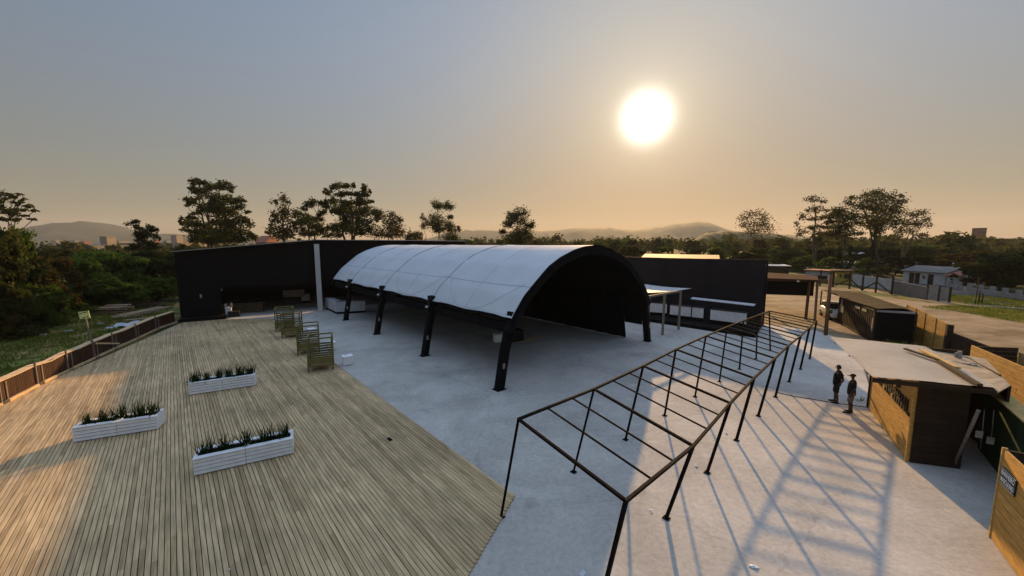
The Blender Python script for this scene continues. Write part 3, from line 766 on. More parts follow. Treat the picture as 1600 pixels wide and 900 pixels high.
simple_box('crate', 'white crate behind the front left tent post', 'crate', at(779, 533), (0.72, 0.6, 0.58), R(20), M['white'], lid=0.06)
simple_box('flight_case', 'black case on the floor behind the front left tent post', 'case', at(806, 532), (1.0, 0.7, 0.85), R(35), M['sign_black'], lid=0.08)
simple_box('carton', 'small pale carton deep inside the tent', 'carton', at(931, 497), (0.6, 0.45, 0.5), R(30), M['poster'], lid=0.04)
mb = MB(); mb.bar(at(812, 535) + V(0, 0, .04), at(848, 526) + V(0, 0, .05), 0.09, 0.05); tag(mb.build('plank', M['pine']), 'loose yellow plank on the floor by the black case', 'plank')

# ================================================================== BLACK OPEN-FRONTED SHED
def shed():
    s1 = V(-31.67, 35.53, 0); e = V(0.8613, 0.5081, 0); n = V(-0.5081, 0.8613, 0)
    root = empty('black_shed', s1); tag(root, 'tall black open-fronted event shed with a low gable behind the tent', 'shed')
    prof = [(-0.15, 6.62), (4, 7.03), (8, 7.42), (11.83, 7.78), (16, 7.78), (22, 7.78), (29.5, 7.72)]
    def T(l, d, z): return e * l + n * d + V(0, 0, z)
    D = 15.0
    mb = MB()
    for (l0, z0), (l1, z1) in zip(prof, prof[1:]): mb.hexa([T(l0, -.25, z0 - .16), T(l1, -.25, z1 - .16), T(l1, D, z1 - .16), T(l0, D, z0 - .16), T(l0, -.25, z0), T(l1, -.25, z1), T(l1, D, z1), T(l0, D, z0)])
    rf = mb.build('roof', M['black'], root)
    mb = MB()
    for (l0, z0), (l1, z1) in zip(prof, prof[1:]): mb.bar(T(l0, -.30, z0 + .02), T(l1, -.30, z1 + .02), 0.10, 0.07)
    mb.build('ridge_flashing', M['zinc'], rf)
    mb = MB()     # fascia: black cladding over the opening
    for (l0, z0), (l1, z1) in zip(prof, prof[1:]): mb.hexa([T(max(l0, 0), 0, 3.0), T(l1, 0, 3.0), T(l1, .15, 3.0), T(max(l0, 0), .15, 3.0), T(max(l0, 0), 0, z0 - .18), T(l1, 0, z1 - .18), T(l1, .15, z1 - .18), T(max(l0, 0), .15, z0 - .18)])
    mb.build('fascia', M['black'], root)
    def bx(name, l0, l1, d0, d1, z0, z1, m=M['black'], par=root):
        mb = MB(); mb.hexa([T(l0, d0, z0), T(l1, d0, z0), T(l1, d1, z0), T(l0, d1, z0), T(l0, d0, z1), T(l1, d0, z1), T(l1, d1, z1), T(l0, d1, z1)]); return mb.build(name, m, par)
    bx('side_wall', 0, 0.2, 0.16, D - .3, 0, 6.45); bx('side_wall', 29.2, 29.4, 0.16, D - .3, 0, 7.5)
    bx('back_wall', 0, 29.4, D - .28, D - .1, 0, 6.45)
    bx('back_gable', 3.5, 29.4, D - .28, D - .1, 6.46, 7.0)
    bx('closed_bay', 0.01, 2.9, 0.0, 0.14, 0, 2.99)
    bx('front_post', 2.92, 3.15, 0.0, 0.2, 0, 2.99); bx('front_post', 20.5, 20.8, 0.0, 0.2, 0, 2.99); bx('front_post', 29.1, 29.39, 0.0, 0.14, 0, 2.99)
    bx('column', 11.66, 12.14, -0.62, -0.2, 0, 7.35, M['column'])
    # step in front of the closed bay
    bx('front_step', 0.0, 3.6, -1.1, -0.02, 0.05, 0.32)
    bx('wall_lamp', 1.6, 1.75, -0.1, -0.02, 2.15, 2.5, M['poster']); bx('wall_lamp', 3.2, 3.32, 0.30, 0.4, 2.7, 2.9, M['poster'])
    return T, s1
shedT, S1 = shed()
def shed_at(l, d, z=0): return S1 + shedT(l, d, z)
EANG = math.atan2(0.5081, 0.8613)
def bar_front():
    root = empty('drinks_bar', at(337, 490), 0); tag(root, 'dim brown timber bar counter in the black shed', 'bar counter')
    a = V(0, 0, 0); b = at(412, 486.5) - at(337, 490)
    mb = MB(); mb.wall(a, b, 0.0, 1.05, 0.5)
    mb.build('front', plank_mat('bar_wood', [(0.075, 0.06, 0.035), (0.10, 0.08, 0.045)], amount=0.4), root)
    mb = MB(); mb.wall(a - V(.05, 0, 0), b + V(.05, 0, 0), 1.053, 1.11, 0.66); mb.build('counter_top', M['sign_black'], root)
bar_front()
for (px, py, h, lab) in ((353, 474, 0.42, 'left of the pair of pale bottles on the dim shed bar'), (362, 474, 0.55, 'right of the pair of pale bottles on the dim shed bar')):
    p = at(px, py + 6, 1.11)
    root = empty('bottle', p); tag(root, lab, 'bottle')
    mb = MB(); mb.tube([(0, 0, 0), (0, 0, h * .62), (0, 0, h * .75)], [.12, .12, .05], n=10); mb.build('body', M['poster'], root)
    mb = MB(); mb.tube([(0, 0, h * .75), (0, 0, h)], [.045, .045], n=8); mb.build('neck', M['poster'], root)
simple_box('cooler', 'white cooler standing on end in front of the shed bar', 'cooler', at(358, 494), (0.5, 0.5, 0.95), EANG, M['white'], lid=0.08)
simple_box('beer_crate', 'low black crate with a pale rim before the shed bar', 'crate', at(366, 494.5), (0.95, 0.6, 0.55), EANG, M['sign_black'], lid=0.04)
simple_box('serving_table', 'small white table set back inside the black shed', 'table', at(478, 473), (0.9, 0.6, 1.1), EANG, M['white_dull'], plinth=0.3, lid=0.05)
simple_box('menu_board', 'wide pale board deep inside the black shed', 'board', shed_at(9.5, 6.5, 0.9), (2.3, 0.1, 0.85), EANG, M['poster'])

# ================================================================== BLACK HOARDING ON THE RIGHT, BARS BEFORE IT
HW = V(22.85, 33.96, 0); HD = V(math.cos(R(140)), math.sin(R(140)), 0); HN = V(-HD.y, HD.x, 0)     # right end, along it to the left, towards the viewer
if HN.y > 0: HN = -HN
def hoarding():
    root = empty('black_hoarding', HW); tag(root, 'tall black panelled hoarding closing off the plaza on the right', 'hoarding')
    H = 5.92; cuts = [0, 4.9, 9.3, 13.2, 18, 24, 30]
    for a, b in zip(cuts, cuts[1:]):
        mb = MB(); mb.wall(HD * (a + 0.012), HD * (b - 0.012), 0, H + RNG.normal() * 0.012, 0.10); mb.build('panel', M['black_board'], root)
    for a in cuts[1:-1]: mb = MB(); mb.bar(HD * a - HN * .14, HD * a - HN * .14 + V(0, 0, H - .1), 0.12); mb.build('rear_stud', M['black'], root)
    mb = MB(); mb.wall(-HD * .16, -HD * .02, 0, H + .02, 0.3); mb.build('end_post', M['black'], root)
hoarding()
def hp(l, d, z=0): return HW + HD * l + HN * d + V(0, 0, z)
HANG = math.atan2(HD.y, HD.x)
# low black stage in front of it with the drinks counters
mb = MB(); b0, b1 = at(1180, 528), at(955, 494); 
mb.prism([(b0.x, b0.y), (hp(-0.1, 0.2).x, hp(-0.1, 0.2).y), (hp(14, 0.2).x, hp(14, 0.2).y), (b1.x, b1.y)], 0.0, 0.30); tag(mb.build('low_stage', M['black']), 'low black platform along the foot of the hoarding', 'platform')
def white_counter(x0, y0, x1, y1, lab):
    a = at(x0, y0, 0.62); b = at(x1, y1, 0.62); a.z = b.z = 0.30; d = b - a
    root = empty('drinks_counter', a); tag(root, lab, 'counter', 'white-fronted counters before the hoarding')
    mb = MB(); mb.wall((0, 0), d, 0, 0.31, 0.5); mb.build('plinth', M['black'], root)
    n = Vector((d.y, -d.x, 0)).normalized()
    if n.y > 0: n = -n
    mb = MB(); k = max(3, int(d.length / 0.16))
    for i in range(k):
        p = d * ((i + .04) / k); q = d * ((i + .96) / k); mb.wall(p + n * .27, q + n * .27, 0.32, 1.22, 0.04)
    mb.build('front_panel', M['white'], root)
    mb = MB(); mb.wall((0, 0), d, 0.312, 1.2, 0.48); mb.build('carcass', M['black'], root)
    mb = MB(); mb.wall(-d.normalized() * .04, d + d.normalized() * .04, 1.225, 1.27, 0.66); mb.build('counter_top', M['sign_black'], root)
white_counter(1111, 498.5, 1167, 505.5, 'rightmost white slatted counter front before the hoarding')
white_counter(1048, 490.5, 1100, 496.5, 'white slatted counter front between the shade sail posts and the rightmost counter')
white_counter(986, 484.5, 1042, 488.5, 'white slatted counter front seen behind the right tent foot')
# narrow shelf roof
def shelf_roof():
    a = at(1079, 466.5, 2.35); b = at(1178, 477.5, 2.35); root = empty('serving_awning', V(a.x, a.y, 0)); tag(root, 'narrow pale awning over the white counters', 'awning')
    d = b - a; n = Vector((-d.y, d.x, 0)).normalized()
    if n.y < 0: n = -n
    mb = MB(); mb.slab([V(0, 0, 2.35), d + V(0, 0, 2.35), d + n * .4 + V(0, 0, 2.45), n * .4 + V(0, 0, 2.45)], 0.06); mb.build('roof_board', M['white_dull'], root)
    for t in (0.02, 0.98):
        mb = MB(); mb.bar(d * t + n * .1 + V(0, 0, .3), d * t + n * .1 + V(0, 0, 2.28), 0.07); mb.build('post', M['black_board'], root)
shelf_roof()
def booth():
    p = at(1073, 488, 0.3); root = empty('timber_booth', V(p.x, p.y, 0.3), HANG); tag(root, 'brown plank booth under the tip of the shade sail', 'booth')
    mb = MB()
    for i in range(7): mb.box((-.78 + i * .26, 0, 0), (0.25, 1.2, 2.55 + (i % 2) * .004))
    mb.build('wall', plank_mat('booth_wood', [(0.10, 0.045, 0.028), (0.15, 0.07, 0.042)], amount=0.3), root)
    mb = MB(); mb.box((0, 0, 2.56), (2.0, 1.4, 0.07)); mb.build('roof', M['dark_wood'], root)
booth()
simple_box('speaker_box', 'grey box on the stage by the right end of the hoarding', 'box', at(1172, 497, 0.3), (0.75, 0.5, 0.55), HANG, M['poster'], lid=0.05)
# shade sail on timber posts
def sail():
    a, b, c = at(1005.5, 457.5, 3.42), at(1081, 450.5, 3.5), at(1001, 443, 3.55)
    root = empty('shade_sail', V(a.x, a.y, 0)); tag(root, 'pale triangular shade sail on timber posts right of the tent', 'shade sail')
    o = root.location; nS = 10; bm = bmesh.new(); rows = []
    for i in range(nS + 1):
        row = []
        for j in range(nS + 1 - i):
            u, v = i / nS, j / nS; w_ = 1 - u - v; p = a * w_ + b * u + c * v - o; p.z -= 0.35 * (u * v + v * w_ + u * w_); row.append(bm.verts.new(p))
        rows.append(row)
    for i in range(nS):
        for j in range(nS - i):
            bm.faces.new((rows[i][j], rows[i + 1][j], rows[i][j + 1]))
            if j < nS - i - 1: bm.faces.new((rows[i + 1][j], rows[i + 1][j + 1], rows[i][j + 1]))
    bmesh.ops.solidify(bm, geom=list(bm.faces), thickness=0.015)
    me = bpy.data.meshes.new('cloth'); bm.to_mesh(me); bm.free(); link_mesh('cloth', me, M['white'], root)
    for (x, y, t) in ((1011, 530, 455), (1035, 523, 456), (1060, 515, 456)):
        p = at(x, y) - o; p.z = 0; mb = MB(); mb.bar(p, p + V(0.05, 0.03, 3.4), 0.15); mb.build('post', M['grey_wood'], root)
    p = at(1011, 530) - o; q = at(1060, 515) - o; p.z = q.z = 0
    mb = MB(); mb.bar(p + V(0, .02, 3.33), q + V(.1, 0.02, 3.37), 0.10, 0.16); mb.build('beam', M['grey_wood'], root)
sail()
# bright metal roof behind the hoarding
def back_hall():
    pts = [at(999, 404.5, 4.9), at(1125, 407.5, 4.6), at(1124, 402, 5.3), at(1008, 398.8, 5.4)]
    Yc = 62
    root = empty('low_hall', V(27, 58, GZ)); tag(root, 'low hall behind the hoarding with a gleaming metal roof', 'hall')
    o = root.location
    a = aty(999, 405, 52) - o; b = aty(1125, 408, 50) - o; c = aty(1124, 398.5, 60) - o; d = aty(1008, 396.5, 62) - o
    mb = MB(); n = 26
    for i in range(n):
        t0, t1 = i / n, (i + .93) / n
        mb.slab([a.lerp(b, t0), a.lerp(b, t1), d.lerp(c, t1), d.lerp(c, t0)], 0.05)
    mb.build('roof', M['shiny_roof'], root)
    mb = MB(); mb.hexa([V(q.x, q.y, 0) for q in (a, b, c, d)] + [V(q.x, q.y, q.z - .1) for q in (a, b, c, d)]); mb.build('wall', M['town_pale'], root)
back_hall()

# ================================================================== STEEL PERGOLA FRAME
def pergola():
    lb = [at(783, 808), at(898, 738), at(980, 688), at(1040, 649), at(1086, 620)]
    step = (lb[-1] - lb[0]) / 4
    NB = 10                                   # number of bays
    # right feet (front one is below the photo)
    rb1 = at(1041, 810); rbn = at(1265, 561); rs = (rbn - rb1) / 7
    L0 = [lb[0] + step * i for i in range(9)]; R0 = [rb1 + rs * (i - 1) for i in range(9)]
    ltp = [(810, 655), (928, 608), (1005, 572), (1056, 546), (1103, 525), (1136, 511), (1162, 501), (1184, 493), (1202, 486)]
    rtp = [(978, 783), (1083, 697), (1141, 630), (1178, 591), (1211, 560), (1232, 540), (1251, 525), (1265, 512), (1276, 501)]
    zl = [2.78, 2.84, 2.88, 2.88, 2.86, 2.84, 2.82, 2.80, 2.80]; zr = [2.28, 2.34, 2.40, 2.42, 2.44, 2.46, 2.48, 2.50, 2.52]
    LT = [at(*p, z) for p, z in zip(ltp, zl)]; RT = [at(*p, z) for p, z in zip(rtp, zr)]
    root = empty('pergola_frame', (L0[0] + R0[-1]) / 2); tag(root, 'long bare dark steel pergola frame leaning over the concrete', 'pergola')
    o = root.location
    for B, T, rr in ((L0, LT, 0.036), (R0, RT, 0.041)):
        for b, t in zip(B, T):
            mb = MB(); mb.bar(b - o + V(0, 0, 0.02), t - o, 2 * rr * 0.9); lg = mb.build('leg', M['dark_steel'], root)
            mb = MB(); mb.box(b - o + V(0, 0, 0.004), (0.17, 0.17, 0.018), R(42)); mb.build('foot_plate', M['dark_steel'], lg)
    for T, nm in ((LT, 'side_beam'), (RT, 'side_beam')):
        mb = MB()
        for a, b in zip(T, T[1:]):
            d = (b - a).normalized() * 0.012; mb.bar(a - o - d, b - o + d, 0.066, 0.066)
        mb.build(nm, M['steel_rust'], root)
    for a, b in zip(LT, RT):
        d = (b - a).normalized() * 0.044; mb = MB(); mb.bar(a - o + d + V(0, 0, .004), b - o - d + V(0, 0, .004), 0.066); mb.build('cross_beam', M['dark_steel'], root)
    for i in range(8):
        for t in (0.34, 0.67):
            a = LT[i].lerp(LT[i + 1], t); b = RT[i].lerp(RT[i + 1], t); d = (b - a).normalized() * 0.044
            mb = MB(); mb.bar(a - o + d, b - o - d, 0.038); mb.build('rung', M['dark_steel'], root)
pergola()

# ================================================================== ON THE DECK
DZ = 0.047
def bench():
    root = empty('gazebo_bench', (0, 0, 0)); tag(root, 'olive timber bench with slatted sides and an open post frame', 'bench', 'gazebo benches along the edge of the deck')
    W_, D_, H_ = 1.26, 1.22, 1.95; m = M['olive_wood']; t = 0.085
    cs = {'a': (-W_ / 2, -D_ / 2), 'b': (W_ / 2, -D_ / 2), 'c': (W_ / 2, D_ / 2), 'd': (-W_ / 2, D_ / 2)}
    for k, (x, y) in cs.items():
        mb = MB(); mb.box((x, y, 0), (t, t, H_ - .075)); mb.build('post', m, root, bevel=0.004)
    for k1, k2 in (('a', 'b'), ('b', 'c'), ('c', 'd'), ('d', 'a')):
        a, b = Vector((*cs[k1], H_ - .035)), Vector((*cs[k2], H_ - .035)); d = (b - a).normalized() * (0.045 if k1 in 'bd' else -0.045)
        mb = MB(); mb.bar(a + d, b - d, 0.09, 0.07); mb.build('top_rail', m, root)
    def slats(k1, k2, zs, name, ins=0.0):
        a, b = Vector((*cs[k1], 0)), Vector((*cs[k2], 0)); d = (b - a).normalized(); n = Vector((-d.y, d.x, 0))
        mb = MB()
        for z in zs: mb.bar(a + d * .046 + V(0, 0, z), b - d * .046 + V(0, 0, z), 0.03, 0.105)
        mb.build(name, m, root)
    low = [0.33, 0.46, 0.59, 0.72]
    slats('a', 'b', low, 'side_slats'); slats('d', 'a', low, 'side_slats')
    slats('c', 'd', [0.33, 0.46, 0.59, 0.72, 0.88, 1.03, 1.18, 1.33], 'back_slats')
    mb = MB()
    for i in range(9): mb.box((-W_ / 2 + .1 + i * .132, 0, 0.40), (0.112, D_ - .1, 0.035))
    mb.build('seat', m, root)
    mb = MB(); mb.bar((-W_ / 2 + .05, 0, .37), (W_ / 2 - .05, 0, .37), 0.05, 0.06); mb.build('seat_bearer', m, root)
    return root
bf = [at(482.5, 583), at(465, 556.5), at(441.5, 530), at(431, 519.5)]
BR = R(24)
blab = ['nearest olive timber bench frame at the deck edge, beside the nearest white cube', 'second olive timber bench frame from the near end of the row',
        'third olive timber bench frame from the near end of the row', 'farthest olive timber bench frame, closest to the shed']
b0_ = bench()
for i, f in enumerate(bf):
    b = b0_ if i == 0 else copy_tree(b0_)
    off = Matrix.Rotation(BR, 3, 'Z') @ V(0.63, 0.61, 0)
    b.location = (f.x + off.x, f.y + off.y, DZ); b.rotation_euler = (0, 0, BR + R((0, 3, -2, 2)[i])); b['label'] = blab[i]
def cube():
    root = empty('cube_table', (0, 0, 0)); tag(root, 'white cube table', 'table', 'white cube tables by the benches')
    mb = MB(); mb.box((0, 0, 0.03), (0.54, 0.54, 0.49)); mb.build('body', M['white'], root, bevel=0.006)
    mb = MB(); mb.box((0, 0, 0.522), (0.60, 0.60, 0.045)); mb.build('top', M['white'], root, bevel=0.006)
    mb = MB(); mb.box((0, 0, 0.0), (0.48, 0.48, 0.03)); mb.build('plinth', M['black'], root)
    return root
c0_ = cube()
for i, (px, py, lab, z) in enumerate(((541, 571, 'nearest white cube table, standing alone on the concrete', 0.001), (515, 548, 'white cube table half hidden behind the nearest bench', 0.001), (484.5, 525, 'farthest white cube table behind the second bench', 0.001))):
    c = c0_ if i == 0 else copy_tree(c0_); p = at(px, py); c.location = (p.x, p.y + 0.2, z); c.rotation_euler = (0, 0, R(30 + i * 7)); c['label'] = lab
p = at(538, 556, 0.57); mb = MB(); mb.tube([(0, 0, 0), (0, 0, .12)], [.035, .04], n=10); tag(mb.build('cup', M['plastic_white'], None, (p.x, p.y + .2, 0.57)), 'small white cup on the nearest cube table', 'cup')

def planter(name, a, b, h, wd, lab):
    a = Vector((a.x, a.y, DZ)); b = Vector((b.x, b.y, DZ)); d = (b - a); Ln = d.length; d.normalize(); n = Vector((-d.y, d.x, 0))
    if n.y < 0: n = -n
    root = empty(name, a + n * wd / 2 + d * Ln / 2, math.atan2(d.y, d.x)); tag(root, lab, 'planter', 'long white planters on the deck')
    half = Ln / 2
    for sgn in (-1, 1):
        c = sgn * (half / 2)
        mb = MB(); rows = 4; rh = (h - .05) / rows
        for r in range(rows):
            for yy in (-wd / 2 + .02, wd / 2 - .02): mb.box((c, yy, 0.03 + r * rh), (half - .012, .035, rh - .020))
            for xx in (c - half / 2 + .024, c + half / 2 - .024): mb.box((xx, 0, 0.03 + r * rh), (.035, wd - .08, rh - .020))
        tub = mb.build('tub', M['white'], root, bevel=0.003)
        mb = MB(); mb.box((c, 0, 0.035), (half - .10, wd - .10, h - .14)); mb.build('soil', M['soil'], tub)
        mb = MB(); mb.box((c, 0, 0.0), (half - .12, wd - .12, 0.028)); mb.build('base', M['black'], tub)
        mb = MB(); lw = 0.20
        for yy in (-wd / 2 + lw / 2 - .02, wd / 2 - lw / 2 + .02): mb.box((c, yy, h - .018), (half - .008, lw, .03))
        for xx in (c - half / 2 + .05, c + half / 2 - .05): mb.box((xx, 0, h - .018), (.09, wd - 2 * lw + .036, .029))
        mb.build('rim', M['white'], tub)
    return root, Ln, h
def spiky(seed, hgt):
    rr = random.Random(seed); verts = []; faces = []
    for i in range(70):
        a = rr.uniform(0, 6.28); lean = rr.uniform(0.05, 0.5); L_ = hgt * rr.uniform(0.55, 1.1); wv = 0.013
        bx_, by_ = rr.gauss(0, .09), rr.gauss(0, .05); k = len(verts)
        for s in range(4):
            t = s / 3; r_ = lean * L_ * t ** 1.7; z = L_ * t * (1 - 0.25 * lean * t); w_ = wv * (1 - t) + .002
            x, y = bx_ + math.cos(a) * r_, by_ + math.sin(a) * r_
            verts += [(x - math.sin(a) * w_, y + math.cos(a) * w_, z), (x + math.sin(a) * w_, y - math.cos(a) * w_, z)]
            if s: faces.append((k + 2 * s - 2, k + 2 * s - 1, k + 2 * s + 1, k + 2 * s))
    me = bpy.data.meshes.new('spiky_plant'); me.from_pydata(verts, [], faces); me.update(); me.materials.append(M['blade']); return me
SPK = [spiky(s, .62) for s in range(6)]
for (qa, qb, h, wd, n, lab, pl) in ((at(115, 694), at(247.5, 673), .56, .72, 5, 'white slatted planter of spiky leaves farthest left on the deck', 'leftmost white planter'),
                              (at(303, 747), at(459.5, 711), .56, .74, 5, 'nearest white slatted planter of spiky leaves', 'nearest white planter'),
                              (at(295, 619.5), at(399.5, 604), .58, .72, 6, 'farthest white slatted planter of spiky leaves, towards the shed', 'farthest white planter')):
    root, Ln, hh = planter('planter', qa, qb, h, wd, lab)
    for i in range(n):
        x = -Ln / 2 + Ln * (i + .55 + random.uniform(-.12, .12)) / n
        p = Matrix.Rotation(root.rotation_euler.z, 3, 'Z') @ V(x, random.uniform(-.05, .05), 0)
        o = bpy.data.objects.new('spiky_plant', SPK[(i * 2 + n) % 6]); COL.objects.link(o)
        o.location = (root.location.x + p.x, root.location.y + p.y, DZ + h - .108); o.rotation_euler = (0, 0, random.uniform(0, 6)); s = random.uniform(.85, 1.15); o.scale = (s * 1.35, s * 1.35, s)
        tag(o, '%s spiky green plant from the left in the %s' % (ORD[i], pl), 'plant', 'spiky plants in the white planters')

# litter and small marks on the deck and concrete
for k, (px, py, sz, lab) in enumerate(((415, 620, .10, 'scrap of white paper on the deck right of the far planter'), (470, 636, .10, 'white paper scrap on the deck between two planters'), (348, 661, .12, 'pale scrap lying behind the nearest planter'),
                              (1178, 886, .20, 'crumpled white wrapper on the concrete at the bottom edge'), (911, 896, .22, 'torn pale strip on the concrete under the front pergola leg'), (1030, 605, .16, 'white scrap on the sunlit concrete by the pergola'),
                              (1088, 729, .14, 'small white scrap right of a pergola leg'), (1135, 678, .12, 'small white scrap on the sunlit concrete'), (358, 894, .08, 'white speck of paper at the bottom of the deck'), (1017, 799, .12, 'pale scrap near the second right pergola foot'),
                              (160, 563, .14, 'pale scrap on the deck near the sign post'))):
    p = at(px, py); on = px < 600
    mb = MB(); q = [V(random.gauss(0, 1), random.gauss(0, 1), 0) for _ in range(1)]
    sz *= .7; bm = mb.bm; c = [bm.verts.new((sz * math.cos(a) * random.uniform(.4, 1), sz * .6 * math.sin(a) * random.uniform(.5, 1), random.uniform(0.004, .035))) for a in (0, 1, 2.1, 3.2, 4.1, 5.2)]
    ctr = bm.verts.new((0, 0, .04))
    for i in range(6): bm.faces.new((ctr, c[i], c[(i + 1) % 6]))
    o = mb.build('paper_scrap', M['plastic_white'], None, (p.x, p.y, DZ if on else 0.002), random.uniform(0, 6)); tag(o, lab, 'litter', 'litter')
p = at(609, 688.5); mb = MB(); mb.box((0, 0, 0), (.26, .12, .02)); mb.box((0, 0, .0201), (.20, .07, .006)); tag(mb.build('floor_box', M['black'], None, (p.x, p.y, DZ), R(-48)), 'small black floor box set in the deck', 'floor box')

# ------------------------------------------------------------------ picket fence along the deck
def fence():
    pts = [V(-20.3, 9.6, 0), V(-21.9, 12.9, 0), at(0, 634), at(57, 604), at(105, 581), at(146, 561.5), at(176, 547), at(212, 531), at(243, 516), V(-31.5, 34.7, 0)]
    root = empty('picket_fence', pts[3]); tag(root, 'low red brown picket fence with a pale rail along the deck', 'fence')
    o = root.location; H = 1.12
    for a, b in zip(pts, pts[1:]):
        a = a - o; b = b - o; a.z = b.z = 0; d = (b - a); Ln = d.length; d.normalize(); n = Vector((d.y, -d.x, 0))    # n to the deck
        k = max(4, int(Ln / 0.105)); mb = MB()
        for i in range(k):
            p = a + d * (Ln * (i + .5) / k); mb.box(p + V(0, 0, .06), (.082, .022, H - .13 + random.uniform(-.012, .012)), math.atan2(d.y, d.x))
        pn = mb.build('picket_panel', M['fence_wood'], root)
        mb = MB(); mb.bar(a - n * .04 + V(0, 0, .3), b - n * .04 + V(0, 0, .3), .05, .08); mb.build('back_rail', M['fence_wood'], pn)
        mb = MB(); mb.bar(a - n * .04 + V(0, 0, .85), b - n * .04 + V(0, 0, .85), .05, .08); mb.build('back_rail', M['fence_wood'], pn)
        mb = MB(); mid = a.lerp(b, .5) + V(0, 0, random.uniform(-.05, .03))
        for q, r in ((a, mid), (mid, b)):
            z0 = H + (0 if q is a else .02); mb.slab([q - n * .24 + V(0, 0, H + q.z + .04), r - n * .24 + V(0, 0, H + r.z + .04), r + n * .05 + V(0, 0, H + r.z), q + n * .05 + V(0, 0, H + q.z)], .045)
        mb.build('cap_rail', M['cap_wood'], root)
        mb = MB(); mb.bar(a + n * .10 + d * .1 + V(0, 0, .10), b + n * .10 - d * .06 + V(0, 0, .10), .10, .10); mb.build('kick_beam', M['cap_wood'], root)
        mb = MB(); q = a + n * .20 + d * .18; mb.bar(q + V(0, 0, .15), q + d * min(1.0, Ln * .4) + V(0, 0, .15), .09, .13); mb.build('foot_block', M['cap_wood'], root)
        mb = MB(); mb.box(a + n * .055 + V(0, 0, .0), (.07, .07, H + .13), math.atan2(d.y, d.x)); mb.build('post', M['grey_wood'], root)
        mb = MB(); q = a + n * .03 + d * .5; mb.box(q + V(0, 0, .05), (.09, .03, H - .18), math.atan2(d.y, d.x)); mb.build('batten', M['grey_wood'], root)
    a = at(146, 561.5) - o; b = at(183, 543) - o; d = (b - a).normalized(); n = Vector((d.y, -d.x, 0)); a.z = b.z = 0
    mb = MB(); mb.bar(a + n * .12 + d * .15 + V(0, 0, 1.0), b + n * .14 + V(0, 0, .28), .05, .10); mb.build('brace', M['cap_wood'], root)
fence()
def field_sign():
    p = at(146.5, 561); root = empty('sign_post', V(p.x + .12, p.y, 0)); tag(root, 'small pale yellow board on a tall pole at the fence', 'sign')
    mb = MB(); mb.bar((0, 0, 0), (-.33, 0.0, 3.05), .065); mb.build('pole', M['grey_wood'], root)
    mb = MB(); c = V(-.30, -.05, 2.88); mb.bar(c - V(.25, .07, .03), c + V(.25, .07, .03), 0.03, 0.46); bd = mb.build('board', M['sign_yellow'], root)
    mb = MB()
    dk = mat('sign_ink', (0.05, 0.05, 0.015), rough=.7)
    for (x, z, w_) in ((-.15, .13, .12), (.03, .15, .14), (.17, .17, .08), (-.02, -.17, .14), (.15, -.14, .10)):
        q = c + V(x, -.022 + x * .28, z + x * .12); mb.bar(q - V(w_ / 2, w_ * .14, .0), q + V(w_ / 2, w_ * .14, .0), .006, .05)
    mb.build('lettering', dk, bd)
field_sign()

# ------------------------------------------------------------------ lumber, brush and debris left of the shed
def pile(name, label, cat, c, n, Ln, wd, hh, rz, m, spread=.1):
    root = empty(name, c, rz); tag(root, label, cat)
    mb = MB()
    for i in range(n):
        y = random.uniform(-wd / 2, wd / 2); z = 0.03 + (i / n) * hh; a = random.gauss(0, spread)
        l2 = Ln * random.uniform(.75, 1.05) / 2
        mb.bar((-l2 * math.cos(a), y - l2 * math.sin(a), z), (l2 * math.cos(a), y + l2 * math.sin(a), z), random.uniform(.10, .24), .045)
    o = mb.build('boards', m, root); o['kind'] = 'stuff'
    return root
p = at(178, 486.5); pile('board_stack', 'square stack of pale sawn boards at the edge of the bushes', 'lumber', V(p.x, p.y, GZ), 40, 2.6, 2.4, .75, R(10), M['lumber'], .03)
p = at(225, 487); pile('board_row', 'long low row of pale boards lying on the field', 'lumber', V(p.x, p.y, GZ), 18, 6.8, 1.5, .22, math.atan2((at(268, 476) - at(190, 492)).y, (at(268, 476) - at(190, 492)).x), M['lumber'], .02)
p = at(238, 497); pile('board_row', 'short row of brown boards beside the picket fence', 'lumber', V(p.x, p.y, GZ), 8, 4.5, .8, .15, R(32), M['lumber'], .05)
p = at(274, 470.5); pile('board_stack', 'low stack of weathered boards beside the shed corner', 'lumber', V(p.x, p.y, GZ), 16, 2.6, 1.6, .55, R(25), M['grey_wood'], .05)
def brush(px, py, sx, sy, sz, label):
    p = at(px, py); root = empty('brush_heap', V(p.x, p.y, GZ)); tag(root, label, 'brush heap'); mb = MB()
    for i in range(150):
        a = random.uniform(0, 6.28); r = math.sqrt(random.random()); x, y = sx * r * math.cos(a), sy * r * math.sin(a); z = sz * (1 - r * r) * random.uniform(.2, 1)
        b = random.uniform(0, 6.28); l_ = random.uniform(.5, 1.4); mb.bar((x, y, z), (x + l_ * math.cos(b), y + l_ * math.sin(b), max(.03, z + random.uniform(-.4, .5))), random.uniform(.02, .06))
    o = mb.build('branches', M['brush'], root); o['kind'] = 'stuff'
brush(222, 479, 2.6, 1.3, 1.0, 'dark heap of dead branches behind the board stack')
brush(262, 470, 2.4, 1.2, 1.2, 'brown brush heap with upright sticks beside the shed')
